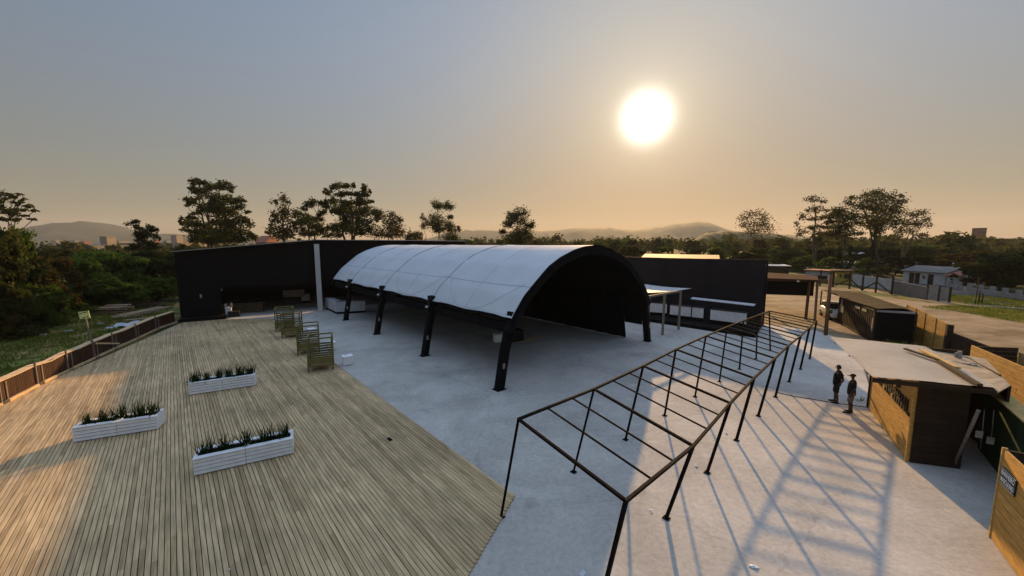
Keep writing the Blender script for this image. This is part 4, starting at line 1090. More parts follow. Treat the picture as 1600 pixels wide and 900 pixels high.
def tarp():
    p = at(207, 507); bm = bmesh.new(); bmesh.ops.create_grid(bm, x_segments=16, y_segments=9, size=1.0)
    for v in bm.verts:
        r = math.hypot(v.co.x, v.co.y); v.co.x *= 1.7; v.co.y *= .75
        v.co.z = max(0.02, .34 * (1.25 - r) + .10 * math.sin(v.co.x * 5 + v.co.y * 3) + RNG.normal() * .035)
        v.co.x += RNG.normal() * .05
    bmesh.ops.solidify(bm, geom=list(bm.faces), thickness=0.01)
    me = bpy.data.meshes.new('plastic_sheet'); bm.to_mesh(me); bm.free()
    o = link_mesh('plastic_sheet', me, M['plastic_white'], None, (p.x, p.y, GZ), R(20)); tag(o, 'crumpled pale blue plastic sheet on the field behind the picket fence', 'plastic sheet')
tarp()
for (px, py, lab) in ((157, 505, 'white litter scrap on the grass right of the sign board'), (108, 516, 'pale scrap on the grass left of the sign post'), (66, 522, 'pale scrap on the dry patch of field')):
    p = at(px, py); mb = MB(); mb.box((0, 0, 0.01), (.42, .2, .10), R(20)); mb.bar((-.2, 0, .08), (.2, .1, .16), .12, .02); tag(mb.build('plastic_scrap', M['plastic_white'], None, (p.x, p.y, GZ)), lab, 'litter', 'scraps on the field')

# ================================================================== RIGHT SIDE: KIOSK, WALLS, CONTAINER
def plank_wall(name, a, b, z0, z1, m, parent, t=0.05, pitch=0.155, z1b=None, horizontal=True):
    """boards laid one above the other (or side by side) between a and b"""
    a = V(a[0], a[1], 0); b = V(b[0], b[1], 0); mb = MB(); zb = z1 if z1b is None else z1b
    if horizontal:
        n = max(2, int((max(z1, zb) - z0) / pitch))
        for i in range(n):
            f0, f1 = i / n, (i + .95) / n; d = (b - a).normalized(); nn = Vector((-d.y, d.x, 0)) * (t / 2 + RNG.uniform(-.003, .003))
            L_ = (b - a).length; cut = random.uniform(.25, .75)
            for (u0, u1) in ((0, cut - .0015), (cut + .0015, 1)):
                q = []
                for f in (f0, f1):
                    za = z0 + (z1 - z0) * f; zz = z0 + (zb - z0) * f
                    p0, p1 = a.lerp(b, u0), a.lerp(b, u1); e0, e1 = za + (zz - za) * u0, za + (zz - za) * u1
                    q += [p0 - nn + V(0, 0, e0), p1 - nn + V(0, 0, e1), p1 + nn + V(0, 0, e1), p0 + nn + V(0, 0, e0)]
                mb.hexa(q)
    return mb.build(name, m, parent)
K1 = V(math.cos(R(57.8)), math.sin(R(57.8)), 0); K2 = V(K1.y, -K1.x, 0); KC = at(1418.5, 722)
def kiosk():
    root = empty('kiosk', KC); tag(root, 'yellow pine kiosk with a flat corrugated roof beside the two people', 'kiosk')
    def T(u, v, z): return K1 * u + K2 * v + V(0, 0, z)        # u away along the wall, v to the right
    Lw = 5.06; H = 2.86; FW = 2.6
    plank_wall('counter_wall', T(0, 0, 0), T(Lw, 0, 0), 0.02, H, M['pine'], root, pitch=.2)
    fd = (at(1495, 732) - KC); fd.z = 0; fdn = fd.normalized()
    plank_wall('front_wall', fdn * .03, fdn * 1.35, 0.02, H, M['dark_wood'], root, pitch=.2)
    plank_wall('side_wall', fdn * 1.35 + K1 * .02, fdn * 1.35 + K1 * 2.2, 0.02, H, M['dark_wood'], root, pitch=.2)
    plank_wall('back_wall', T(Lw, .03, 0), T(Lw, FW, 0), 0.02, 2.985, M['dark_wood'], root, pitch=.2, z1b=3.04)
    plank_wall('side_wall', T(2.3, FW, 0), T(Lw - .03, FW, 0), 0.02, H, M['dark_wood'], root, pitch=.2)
    for (u, v) in ((0, 0), (Lw, 0)):
        mb = MB(); mb.box(T(u, v - .055, 0), (.06, .06, H), math.atan2(K1.y, K1.x)); mb.build('corner_post', M['pine'] if u != Lw else M['dark_wood'], root)
    # lettering boards: dark block letters painted high on the wall, under the overhang
    ink = mat('black_letters', (0.010, 0.009, 0.008), rough=.8)
    mb = MB(); lh = .52; lw = .36; x0 = Lw - 1.0; z0 = 1.50
    SEG = {'E': [(0, 0, .12, 1), (.12, 0, 1, .2), (.12, .4, .85, .6), (.12, .8, 1, 1)], 'F': [(0, 0, .25, 1), (.25, .4, .85, .6), (.25, .8, 1, 1)],
           'P': [(0, 0, .28, 1), (.28, .35, 1, .52), (.28, .83, 1, 1), (.74, .52, 1, .83)], 'A': [(0, 0, .26, 1), (.74, 0, 1, 1), (.26, .35, .74, .52), (.26, .82, .74, 1)],
           'R': [(0, 0, .28, 1), (.28, .4, 1, .56), (.28, .83, 1, 1), (.74, .56, 1, .83), (.62, 0, .9, .4)], 'H': [(0, 0, .28, 1), (.72, 0, 1, 1), (.28, .4, .72, .6)], 'L': [(0, 0, .28, 1), (.28, 0, 1, .2)], 'B': [(0, 0, .28, 1), (.28, 0, 1, .17), (.28, .42, 1, .58), (.28, .83, 1, 1), (.76, .17, 1, .42), (.76, .58, 1, .83)]}
    for i, ch in enumerate('EFAPBRHL'):
        u = x0 - i * .50
        for (a, b, c, d) in SEG[ch]:
            p0, p1 = u - a * lw, u - c * lw
            q = [T(p0, -.058, z0 + b * lh), T(p1, -.058, z0 + b * lh), T(p1, -.036, z0 + b * lh), T(p0, -.036, z0 + b * lh)]
            mb.hexa(q + [p + V(0, 0, (d - b) * lh) for p in q])
    mb.build('lettering', ink, root)
    mb = MB(); pr = []
    for k in range(17):
        a = 2 * math.pi * k / 16; pr.append(T(1.55 - .17 * math.cos(a), -.05, 2.28 + .17 * math.sin(a)))
    mb.tube(pr, .028, n=5, cap=False); mb.build('emblem', ink, root)
    # corrugated roof sheets
    zr = 3.02
    P0, P1, P2, P3 = at(1363, 588.5, zr) - KC, at(1560, 609, zr) - KC, at(1512, 572, zr + .02) - KC, at(1296, 526, zr) - KC
    P4 = at(1447, 542.5, zr + .02) - KC
    P2 = P1 + (P4 - P0) * 0.0 + (at(1514, 573, zr) - KC - P1) if False else (P4)
    nC = 30; nA = 10; bm = bmesh.new(); grid = []
    for j in range(nA + 1):
        t = j / nA; row = []
        for i in range(nC * 4 + 1):
            s = i / (nC * 4); a = P0.lerp(P3, s); b = P1.lerp(P2, s); p = a.lerp(b, t)
            p.z = zr + .007 * math.sin(2 * math.pi * i / 4) + .05 * t + (0.012 if j in (4, 5, 9) else 0); row.append(bm.verts.new(p))
        grid.append(row)
    for a, b in zip(grid, grid[1:]):
        for i in range(nC * 4): f = bm.faces.new((a[i], a[i + 1], b[i + 1], b[i])); f.smooth = True
    bmesh.ops.solidify(bm, geom=list(bm.faces), thickness=0.018)
    me = bpy.data.meshes.new('roof'); bm.to_mesh(me); bm.free(); rf = link_mesh('roof', me, M['roof_sheet'], root)
    mb = MB(); mb.bar(P0 + V(.03, .02, -.12), P1 + V(-.03, .02, -.10), .06, .14); mb.build('fascia', M['dark_wood'], rf)
    for s in (.12, .5, .88):
        mb = MB(); a = P0.lerp(P3, s); b = P1.lerp(P2, s); mb.bar(a.lerp(b, .02) + V(0, 0, -.08), b + V(0, 0, -.06), .06, .09); mb.build('rafter', M['dark_wood'], rf)
    mb = MB(); mb.bar(P1 + V(-.05, .05, -.075), P4 + V(-.05, -.03, -.045), .03, .16); mb.build('slit_board', M['dark_wood'], rf)  # board added to close the slit where sun leaked under the roof
    # lower sheets behind
    return zr, P1 + KC, P4 + KC
KZ, KP1, KP4 = kiosk()
# annex roof behind the kiosk, cluttered with timber
def annex():
    a = KP1 + V(.03, .03, -.10); b = KP4 + V(.03, .03, -.10); c = at(1500, 561, 2.75); d = at(1552, 603, 2.7)
    root = empty('annex', V(b.x, b.y, 0)); tag(root, 'low annex roof of grey boards between the kiosk and the plank wall', 'annex')
    o = root.location; c.z = 2.80; d.z = 2.78; c = c + V(.9, -.1, 0); d = d + V(.35, -.15, 0)
    mb = MB(); n = 8
    for i in range(n):
        t0, t1 = i / n, (i + .97) / n
        mb.slab([a.lerp(b, t0) - o, d.lerp(c, t0) - o, d.lerp(c, t1) - o, a.lerp(b, t1) - o], .03)
    mb.build('roof_boards', plank_mat('annex_boards', [(0.34, 0.25, 0.16), (0.45, 0.34, 0.22), (0.28, 0.20, 0.13)], amount=.25), root)
    mb = MB(); mb.wall(d - o, c - o, 0, 2.745, .06); mb.build('side_wall', M['dark_wood'], root)
    bb = b - (c - b).normalized() * .25; mb = MB(); mb.wall(bb - o, c - o + V(-.05, .06, 0), 0, b.z - .035, .06, z1b=c.z - .035); mb.build('wall', M['dark_wood'], root)
annex()
for (q, r, w_, h_, lab) in (((1414, 546), (1467, 564), .12, .05, 'thin dark timber lying on the kiosk roof, the farthest left of the three'), ((1440, 548), (1496, 576.5), .16, .07, 'short brown timber on the kiosk roof nearest the plank wall'),
                            ((1468, 566), (1531, 604),   .12, .09, 'long pale yellow timber at the right edge of the kiosk roof')):
    a = at(*q, KZ + .10); b = at(*r, KZ + .12); mb = MB(); mb.bar((a - b) / 2, (b - a) / 2, w_, h_); o = mb.build('timber', M['dark_wood'] if w_ < .15 else M['pine_pale'], None, (a + b) / 2 + V(0, 0, .035)); tag(o, lab, 'timber', 'timbers on the kiosk roof')
for (px, py, sx, sy, sz, lab) in ((1497, 561, .16, .1, .32, 'upright white scrap on the annex roof'), (1508, 569, .6, .25, .06, 'flat pale rubble heap on the annex roof'), (1487, 562, .6, .2, .03, 'white board scrap on the annex roof')):
    p = at(px, py, 2.83); mb = MB()
    for i in range(4): mb.box((random.gauss(0, sx * .2), random.gauss(0, sy * .2), 0.012 + .002 * i), (sx * random.uniform(.4, .8), sy * random.uniform(.5, 1), sz * random.uniform(.5, 1)), random.uniform(0, 3))
    tag(mb.build('rubble', M['poster'], None, (p.x, p.y, 2.84)), lab, 'debris')
# leaning pole and dark alley fittings
a = at(1490, 730); b = at(1529, 641, 2.3); mb = MB(); mb.tube([(0, 0, 0.02), b - a], .045, n=8); tag(mb.build('pole', M['grey_wood'], None, a), 'thin grey pole leaning against the dark side of the kiosk', 'pole')

def big_wall():
    a = at(1519, 539, 2.5); b = at(1600, 573, 2.5); d = (b - a).normalized(); e = b + d * 9
    root = empty('plank_wall', V(a.x, a.y, 0)); tag(root, 'tall yellow plank wall behind the kiosk on the right', 'wall'); o = root.location
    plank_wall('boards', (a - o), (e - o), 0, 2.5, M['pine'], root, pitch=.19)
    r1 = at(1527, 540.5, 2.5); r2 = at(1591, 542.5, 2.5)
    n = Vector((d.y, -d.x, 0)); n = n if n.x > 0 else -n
    plank_wall('return_boards', (r1 - o) + V(.02, .03, 0), (r2 - o), 0, 2.48, M['dark_wood'], root, pitch=.2)  # boards darkened in colour for the shade on this face away from sun
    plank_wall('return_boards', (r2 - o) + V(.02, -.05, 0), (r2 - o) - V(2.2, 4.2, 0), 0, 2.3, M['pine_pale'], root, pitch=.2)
    for i in range(6):
        p = a + d * (i * 1.9 + .2) + n * .09 - o; mb = MB(); mb.box((p.x, p.y, 0), (.09, .09, 2.42), math.atan2(d.y, d.x)); mb.build('rear_post', M['dark_wood'], root)
big_wall()
def green_wall():
    a = at(1548, 612, 2.2); b = at(1600, 656, 2.2); d = (b - a).normalized(); d.z = 0; e = b + d * 3.2; a = a - d * .3
    root = empty('tarp_wall', V(a.x, a.y, 0)); tag(root, 'dark green tarpaulin wall with a pale plank along its top', 'wall'); o = root.location
    mb = MB(); mb.wall(a - o, e - o, 0, 2.16, .08); mb.build('tarpaulin', M['green_tarp'], root)
    n = Vector((d.y, -d.x, 0)); n = n if n.x > 0 else -n
    mb = MB(); mb.slab([a - n * .06 + V(0, 0, 2.21) - V(o.x, o.y, a.z) , e - n * .06 + V(0, 0, 2.21) - V(o.x, o.y, e.z), e + n * .42 + V(0, 0, 2.21) - V(o.x, o.y, e.z), a + n * .42 + V(0, 0, 2.21) - V(o.x, o.y, a.z)], .045)
    mb.build('top_plank', M['pine_pale'], root)
    mb = MB(); mb.wall(a + n * .40 - o, e + n * .40 - o, 0, 2.15, .05); mb.build('rear_boards', M['dark_wood'], root)
    for (px, py, L_) in ((1538, 640, 1.0), (1552, 640, 1.3), (1563, 690, .8)):
        p = aty(px, py, (a.y + e.y) / 2 + .6)
    return a, d
GA, GD = green_wall()
for k, (px, t0, lab) in enumerate(((1538, 1.95, 'left of the two long pale cords hanging in the dark alley'), (1553, 1.95, 'right of the two long pale cords hanging in the dark alley'))):
    p = at(px, 641, 2.0); mb = MB(); mb.tube([(0, 0, 0), (.01, -.02, -.6), (0.02, -.03, -1.3 + .2 * k)], .010, n=5); tag(mb.build('cord', M['poster'], None, p), lab, 'cord')
p = at(1529, 684, 1.3); mb = MB(); mb.box((0, 0, 0), (.16, .02, .22), R(-30)); mb.box((.22, -.12, -.14), (.16, .02, .22), R(-30)); tag(mb.build('notice', M['poster'], None, p), 'pair of pale notices pinned up in the dark alley', 'notice')

# toilet block with the sign
def toilet():
    c = at(1530, 835); H = 2.36; top = at(1571.5, 702, H); tb = at(1600, 728, H)
    d = (tb - top); d.z = 0; d.normalize(); root = empty('toilet_block', V(c.x, c.y, 0)); tag(root, 'yellow pine toilet stall wall with a black and white sign', 'toilet block'); o = root.location
    a = V(top.x, top.y, 0); e = a + d * 5; n = Vector((d.y, -d.x, 0)); n = n if n.x > 0 else -n
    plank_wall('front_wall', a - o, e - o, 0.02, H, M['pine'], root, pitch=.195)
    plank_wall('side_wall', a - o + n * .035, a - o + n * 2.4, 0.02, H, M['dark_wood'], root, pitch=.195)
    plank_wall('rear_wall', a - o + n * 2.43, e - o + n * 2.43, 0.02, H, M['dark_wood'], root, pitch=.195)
    mb = MB(); mb.box(a - o - d * .035 - n * .0, (.05, .09, H + .02), math.atan2(d.y, d.x)); mb.build('corner_post', M['pine_pale'], root)
    # sign
    s0 = at(1566, 737, 1.93); W_, Hs = .70, .40
    tt = (s0 - a).dot(d); cpos = a + d * (0.10 + W_ / 2) - n * .045; cz = 1.76
    mb = MB(); q0 = cpos - d * W_ / 2 - o; q1 = cpos + d * W_ / 2 - o; mb.wall(q0, q1, cz - Hs / 2, cz + Hs / 2, .02); bd = mb.build('sign', M['sign_black'], root)
    mb = MB(); 
    for (z0, z1) in ((cz - Hs / 2 + .012, cz - Hs / 2 + .022), (cz + Hs / 2 - .022, cz + Hs / 2 - .012)): mb.wall(q0 + d * .012 - n * .012, q1 - d * .012 - n * .012, z0, z1, .004)
    mb.build('sign_border', M['sign_white'], bd)
    rows = (('BANHEIRO', cz + .085), ('MASCULINO', cz - .085))
    for txt, z in rows:
        cu = bpy.data.curves.new('sign_text', 'FONT'); cu.body = txt; cu.size = .155; cu.align_x = 'CENTER'; cu.align_y = 'CENTER'; cu.extrude = .002; cu.offset = .0015
        to = bpy.data.objects.new('sign_text', cu); COL.objects.link(to)
        dg = bpy.context.evaluated_depsgraph_get(); dg.update(); me = bpy.data.meshes.new_from_object(to.evaluated_get(dg)); bpy.data.objects.remove(to)
        wx = max(v.co.x for v in me.vertices) - min(v.co.x for v in me.vertices)
        m3 = Matrix((d, V(0, 0, 1), d.cross(V(0, 0, 1)))).transposed().to_4x4(); sc_ = (W_ - .09) / wx
        me.transform(Matrix.Translation(cpos - o - n * .014 + V(0, 0, z)) @ m3 @ Matrix.Diagonal((sc_, 1.12, 1, 1)))
        me.materials.clear(); link_mesh('lettering', me, M['sign_white'], bd)
toilet()

# container with a long mossy roof
CF = at(1363, 532.5); CU = V(.452, .892, 0); CV = V(.892, -.452, 0)
def container():
    root = empty('container', CF, 0); tag(root, 'dark corrugated container with a mossy overhanging roof sheet', 'container')
    def T(u, v, z): return CU * u + CV * v + V(0, 0, z)
    L_, W_, H = 8.4, 2.25, 2.36; z0 = GZ
    n = 42
    for side_v, nm in ((0, 'l'), (W_, 'r')):
        mb = MB()
        for i in range(n):
            u0, u1 = L_ * i / n, L_ * (i + 1) / n; off = (.0 if i % 2 else .04) * (1 if side_v == 0 else -1)
            mb.hexa([T(u0, side_v + off - .02, z0 + .15), T(u1, side_v + off - .02, z0 + .15), T(u1, side_v + off + .02, z0 + .15), T(u0, side_v + off + .02, z0 + .15), T(u0, side_v + off - .02, H - .1), T(u1, side_v + off - .02, H - .1), T(u1, side_v + off + .02, H - .1), T(u0, side_v + off + .02, H - .1)])
        mb.build('side_wall', M['container'], root)
    mb = MB(); mb.hexa([T(0.06, .05, z0 + .1), T(.10, .05, z0 + .1), T(.10, W_ - .05, z0 + .1), T(.06, W_ - .05, z0 + .1), T(.06, .05, H - .12), T(.10, .05, H - .12), T(.10, W_ - .05, H - .12), T(.06, W_ - .05, H - .12)])
    d_ = mb.build('door', M['black'], root)
    for v in (.55, .95, 1.4, 1.8):
        mb = MB(); mb.tube([T(.02, v, z0 + .2), T(.02, v, H - .2)], .018, n=6); mb.build('lock_rod', M['black'], d_)
    mb = MB(); mb.hexa([T(L_ - .06, .05, z0 + .1), T(L_, .05, z0 + .1), T(L_, W_ - .05, z0 + .1), T(L_ - .06, W_ - .05, z0 + .1), T(L_ - .06, .05, H - .12), T(L_, .05, H - .12), T(L_, W_ - .05, H - .12), T(L_ - .06, W_ - .05, H - .12)]); mb.build('end_wall', M['container'], root)
    for (u, v) in ((0, 0), (0, W_), (L_, 0), (L_, W_)):
        mb = MB(); mb.box(T(u, v, z0), (.13, .13, H - z0 - .1), R(63)); mb.build('corner_post', M['container'], root)
    for (a, b) in ((T(.07, 0, H - .04), T(L_ - .07, 0, H - .04)), (T(.07, W_, H - .04), T(L_ - .07, W_, H - .04)), (T(0, .07, H - .04), T(0, W_ - .07, H - .04)), (T(0.07, 0, z0 + .08), T(L_ - .07, 0, z0 + .08))):
        mb = MB(); mb.bar(a, b, .12, .14); mb.build('frame_rail', M['zinc'] if a.z > 1 and (a - b).length < 3 else M['container'], root)
    mb = MB(); z = H + .16
    q = [at(1371, 482.5, z) - CF, at(1424, 483, z) - CF, at(1346, 457, z) - CF, at(1281, 452.5, z) - CF]
    # a slightly hollow sheet roof
    bm = mb.bm; gr = []
    for j in range(7):
        row = []
        for i in range(33):
            s = i / 32; t = j / 6; p = q[0].lerp(q[3], s).lerp(q[1].lerp(q[2], s), t); p.z += .05 * math.sin(math.pi * t) + (.02 if i % 2 else 0) - .06 * math.sin(math.pi * s); row.append(bm.verts.new(p))
        gr.append(row)
    for a, b in zip(gr, gr[1:]):
        for i in range(32): bm.faces.new((a[i], a[i + 1], b[i + 1], b[i]))
    bmesh.ops.solidify(bm, geom=list(bm.faces), thickness=0.05)
    mb.build('roof_sheet', M['rust_top'], root)
    for s in (.55, .78, .98):
        p = q[0].lerp(q[3], s); r = q[1].lerp(q[2], s)
        for pp in (p, r):
            mb = MB(); mb.bar(V(pp.x, pp.y, z0) + CV * (.1 if pp is p else -.1), V(pp.x, pp.y, z - .08) + CV * (.1 if pp is p else -.1), .09)
            if s > .6: mb.build('roof_post', M['post_wood'], root)
    # pale posters
    for (u, zc, w_, h_) in ((7.4, 1.95, .45, .5), (7.0, 1.35, 1.0, .7), (1.4, .55, 1.5, .5), (.12, 1.2, .22, 1.0), (3.0, 2.05, 1.2, .22), (1.6, 2.05, .9, .22)):
        mb = MB(); mb.wall(T(u, -.05, 0), T(u + w_, -.05, 0), zc - h_ / 2, zc + h_ / 2, .012); mb.build('poster', M['poster'] if zc > 1 else M['container'], root)
container()
# pine fence panels right of the container
def pine_fence():
    N0 = at(1474.5, 553); d = V(math.cos(R(62)), math.sin(R(62)), 0)
    root = empty('board_fence', N0); tag(root, 'pale yellow board fence stepping back beside the container', 'fence')
    cuts = [(0, 1.35, 2.16), (1.42, 2.9, 2.30), (2.97, 4.4, 2.42), (4.47, 6.0, 2.5)]
    for (a, b, h) in cuts:
        pn = plank_wall('panel', d * a, d * b, GZ, h - .08, M['pine'], root, pitch=.19, z1b=h)
        mb = MB(); mb.box(d * (b + .035) + V(0, 0, GZ), (.06, .09, h + .1), R(62)); mb.build('post', M['post_wood'], root)
    mb = MB(); mb.box(d * -.16 + V(.05, -.02, GZ), (.26, .30, 2.15), R(62)); mb.build('end_post', M['dark_wood'], root)
    e = V(math.cos(R(-63)), math.sin(R(-63)), 0)
    plank_wall('low_panel', d * -.2 + V(.15, -.1, 0), d * -.2 + V(.2, -.1, 0) + V(-1.9, -5.2, 0), GZ, 1.55, M['dark_wood'], root, pitch=.2, z1b=1.2)
pine_fence()
# weeds at the foot of the container
def weeds(px, py, lab, n=9, sc_=1.0):
    p = at(px, py); verts = []; faces = []
    for i in range(n * 14):
        x, y = random.gauss(0, .5 * sc_), random.gauss(0, .15 * sc_); h = random.uniform(.15, .55) * (sc_ ** .4); a = random.uniform(0, 6.28); k = len(verts)
        verts += [(x - .03 * math.cos(a), y - .03 * math.sin(a), 0), (x + .03 * math.cos(a), y + .03 * math.sin(a), 0), (x + random.gauss(0, .15), y + random.gauss(0, .15), h)]; faces.append((k, k + 1, k + 2))
    me = bpy.data.meshes.new('weeds'); me.from_pydata(verts, [], faces); me.update(); o = link_mesh('weeds', me, M['grassblade'], None, (p.x, p.y, GZ)); tag(o, lab, 'weeds', 'weeds along the container')
weeds(1383, 538, 'weeds below the left half of the container door'); weeds(1404, 539, 'weeds below the right half of the container door'); weeds(1432, 543, 'weeds at the foot of the board fence'); weeds(1347, 626, 'small weed at the far corner of the kiosk wall', 2, .35)

# gate canopy right of the hoarding
def canopy():
    z = 3.9
    a, b = at(1196, 434.5, z), at(1279, 437.5, z); c, d = at(1277, 431, z), at(1197, 425.5, z)
    root = empty('gate_canopy', V(b.x, b.y, 0)); tag(root, 'brown roofed gateway shelter with a hanging black banner', 'shelter'); o = V(b.x, b.y, 0)
    mb = MB(); n = 14
    for i in range(n):
        t0, t1 = i / n, (i + .985) / n; mb.slab([a.lerp(b, t0) - o, a.lerp(b, t1) - o, d.lerp(c, t1) - o, d.lerp(c, t0) - o], .10)
    mb.build('roof', M['red_tile'], root)
    e = at(1297, 437.5, z - .1); mb = MB(); mb.bar(a - o + V(0, .1, -.2), e - o + V(0, .1, -.1), .12, .2); mb.build('front_beam', M['post_wood'], root)
    mb = MB(); q0, q1 = at(1192, 438, 3.62), at(1272.5, 440, 3.62); mb.wall(q0 - o, q1 - o, 2.18, 3.60, .05); mb.build('banner', M['black'], root)
    p = at(1273, 503) - o; p.z = GZ; t = at(1277.5, 438, 3.75) - o; mb = MB(); mb.bar(p, V(t.x, t.y, 3.78), .20); mb.build('post', M['post_wood'], root)
    p = at(1259, 497) - o; p.z = GZ; mb = MB(); mb.bar(p, p + V(0.05, 0, 3.7), .18); mb.build('post', M['post_wood'], root)
    p = at(1190, 484) - o; p.z = GZ; mb = MB(); mb.bar(p, p + V(0, 0, 3.7), .18); mb.build('post', M['post_wood'], root)
    mb = MB(); q = at(1246, 437.6, 3.9) - o; mb.box(q + V(0, -.1, -.18), (.16, .10, .14)); mb.build('lamp', M['lamp_glass'], root)
canopy()
def utility_pole():
    p = at(1290, 523.5); root = empty('utility_pole', V(p.x, p.y, GZ)); tag(root, 'brown timber pole with a small meter box before the container', 'pole'); t = at(1298, 430, 4.86) - root.location
    mb = MB(); mb.tube([(0, 0, 0), (t.x * .5, t.y * .5, 2.5), t], [.14, .125, .11], n=10); mb.build('shaft', M['post_wood'], root)
    q = t * .42; mb = MB(); mb.box(V(q.x, q.y - .17, q.z - .18), (.42, .16, .34)); bx_ = mb.build('meter_box', M['olive_wood'], root)
    mb = MB(); mb.box(V(q.x, q.y - .255, q.z - .12), (.2, .01, .16)); mb.build('window', M['glass'], bx_)
    mb = MB(); mb.tube([V(q.x, q.y - .12, q.z + .16), V(t.x * .7, t.y * .7 - .13, t.z * .7)], .02, n=6); mb.build('conduit', M['rubber'], root)
utility_pole()

# ================================================================== PEOPLE
def skin_body(name, joints, edges, rootj, m, parent, sub=2):
    """one continuous surface grown round a skeleton {name: (pos, rx, ry)}"""
    names = list(joints); idx = {n: i for i, n in enumerate(names)}
    me = bpy.data.meshes.new(name); me.from_pydata([joints[n][0] for n in names], [(idx[a], idx[b]) for a, b in edges], []); me.update()
    o = bpy.data.objects.new(name, me); COL.objects.link(o)
    sk = o.modifiers.new('skin', 'SKIN'); sk.use_smooth_shade = True; sk.branch_smoothing = 0.6
    ss = o.modifiers.new('sub', 'SUBSURF'); ss.levels = sub; ss.render_levels = sub
    if not me.skin_vertices: me.attributes.new('skin', 'FLOAT', 'POINT')
    for n in names:
        sv = me.skin_vertices[0].data[idx[n]]; sv.radius = (joints[n][1], joints[n][2]); sv.use_root = (n == rootj)
    dg = bpy.context.evaluated_depsgraph_get(); dg.update()
    m2 = bpy.data.meshes.new_from_object(o.evaluated_get(dg)); bpy.data.objects.remove(o)
    m2.name = name
    for p in m2.polygons: p.use_smooth = True
    return link_mesh(name, m2, m, parent)
def ell(c, rx, ry, n=14, tilt=0.0):
    return [Vector((c[0] + rx * math.cos(2 * math.pi * k / n), c[1] + ry * math.sin(2 * math.pi * k / n), c[2] + tilt * rx * math.cos(2 * math.pi * k / n))) for k in range(n)]
def person(loc, rz, label, h, pose, shirt, shorts, cap):
    """faces +X in its own frame, y to its left"""
    root = empty('person', loc, rz); tag(root, label, 'person'); s = h / 1.75
    root.scale = (s, s, s)
    J = {}; E_ = []
    def j(n, p, rx, ry=None, par=None):
        J[n] = (p, rx, ry if ry else rx)
        if par: E_.append((par, n))
    j('pelvis', (0, 0, .95), .125, .155); j('belly', (.015, 0, 1.10), .115, .145, 'pelvis'); j('chest', (.0, 0, 1.30), .12, .165, 'belly'); j('shoulders', (-.02, 0, 1.43), .085, .13, 'chest')
    j('neck', (-.005, 0, 1.515), .052, .052, 'shoulders'); j('skull_base', (.012, 0, 1.565), .062, .060, 'neck'); j('head', (.02, 0, 1.645), .088, .074, 'skull_base'); j('crown', (.012, 0, 1.715), .062, .055, 'head')
    for sd, sg in (('l', 1), ('r', -1)):
        st = pose['stride'] * sg
        j('hip' + sd, (0, .09 * sg, .90), .095, .095, 'pelvis'); j('knee' + sd, (.025 + st * .4, .10 * sg, .50), .060, .060, 'hip' + sd); j('calf' + sd, (st * .7 - .01, .10 * sg, .36), .056, .055, 'knee' + sd)
        j('ankle' + sd, (st - .015, .10 * sg, .09), .038, .038, 'calf' + sd); j('heel' + sd, (st - .03, .10 * sg, .045), .042, .036, 'ankle' + sd); j('toe' + sd, (st + .16, .115 * sg, .03), .030, .042, 'heel' + sd)
        el, wr = pose['elbow' + sd], pose['wrist' + sd]
        j('sh' + sd, (-.02, .185 * sg, 1.415), .062, .062, 'shoulders'); j('el' + sd, el, .043, .043, 'sh' + sd); j('fore' + sd, tuple(np.array(el) * .6 + np.array(wr) * .4), .043, .040, 'el' + sd); j('wr' + sd, wr, .027, .027, 'fore' + sd)
        d = np.array(wr) - np.array(el); d = d / np.linalg.norm(d); hd = np.array(pose['hand' + sd])
        j('palm' + sd, tuple(np.array(wr) + hd * .06), .036, .020, 'wr' + sd)
    body = skin_body('body', J, E_, 'pelvis', M['skin'], root)
    # fingers, nose, ears as part of the same figure's mesh
    mb = MB(); mb.bm.from_mesh(body.data)
    for sd, sg in (('l', 1), ('r', -1)):
        hd = Vector(pose['hand' + sd]).normalized(); p = Vector(J['palm' + sd][0]); sdv = Vector((0, 1, 0)).cross(hd)
        sdv = sdv.normalized() if sdv.length > .1 else Vector((1, 0, 0)); nrm = hd.cross(sdv).normalized()
        for k, Lf in enumerate((.068, .078, .074, .058)):
            b = p + sdv * (.026 - .0175 * k) + hd * .01; mb.tube([b, b + hd * Lf * .5, b + hd * Lf * .9 + nrm * .015 * sg, b + hd * Lf * 1.05 + nrm * .03 * sg], [.0095, .009, .008, .006], n=6)
        b = p + sdv * .03 - hd * .03; mb.tube([b, b + sdv * .03 + hd * .025, b + sdv * .035 + hd * .055], [.011, .010, .008], n=6)
    mb.tube([(.095, 0, 1.665), (.118, 0, 1.632), (.098, 0, 1.615)], [.008, .016, .012], n=6)
    for sg in (1, -1): mb.box((.012, .077 * sg, 1.615), (.045, .016, .062))
    mb.tube([(.098, .026, 1.585), (.106, 0, 1.584), (.098, -.026, 1.585)], [.006, .008, .006], n=6)
    me = bpy.data.meshes.new('body'); mb.bm.to_mesh(me); mb.bm.free()
    for p in me.polygons: p.use_smooth = True
    me.materials.append(M['skin']); old = body.data; body.data = me; bpy.data.meshes.remove(old)
    for sg in (1, -1):
        mb = MB(); mb.tube([(.098, .031 * sg, 1.648), (.104, .031 * sg, 1.648)], [.011, .006], n=8); mb.build('eye', M['hair'], root)
    # shirt: torso shell and sleeves
    mb = MB(); mb.rings([ell((.005, 0, .86), .150, .185), ell((.012, 0, .96), .150, .182), ell((.018, 0, 1.10), .142, .172), ell((.006, 0, 1.28), .146, .190), ell((-.012, 0, 1.40), .118, .205), ell((-.015, 0, 1.475), .085, .14), ell((-.004, 0, 1.50), .066, .075)])
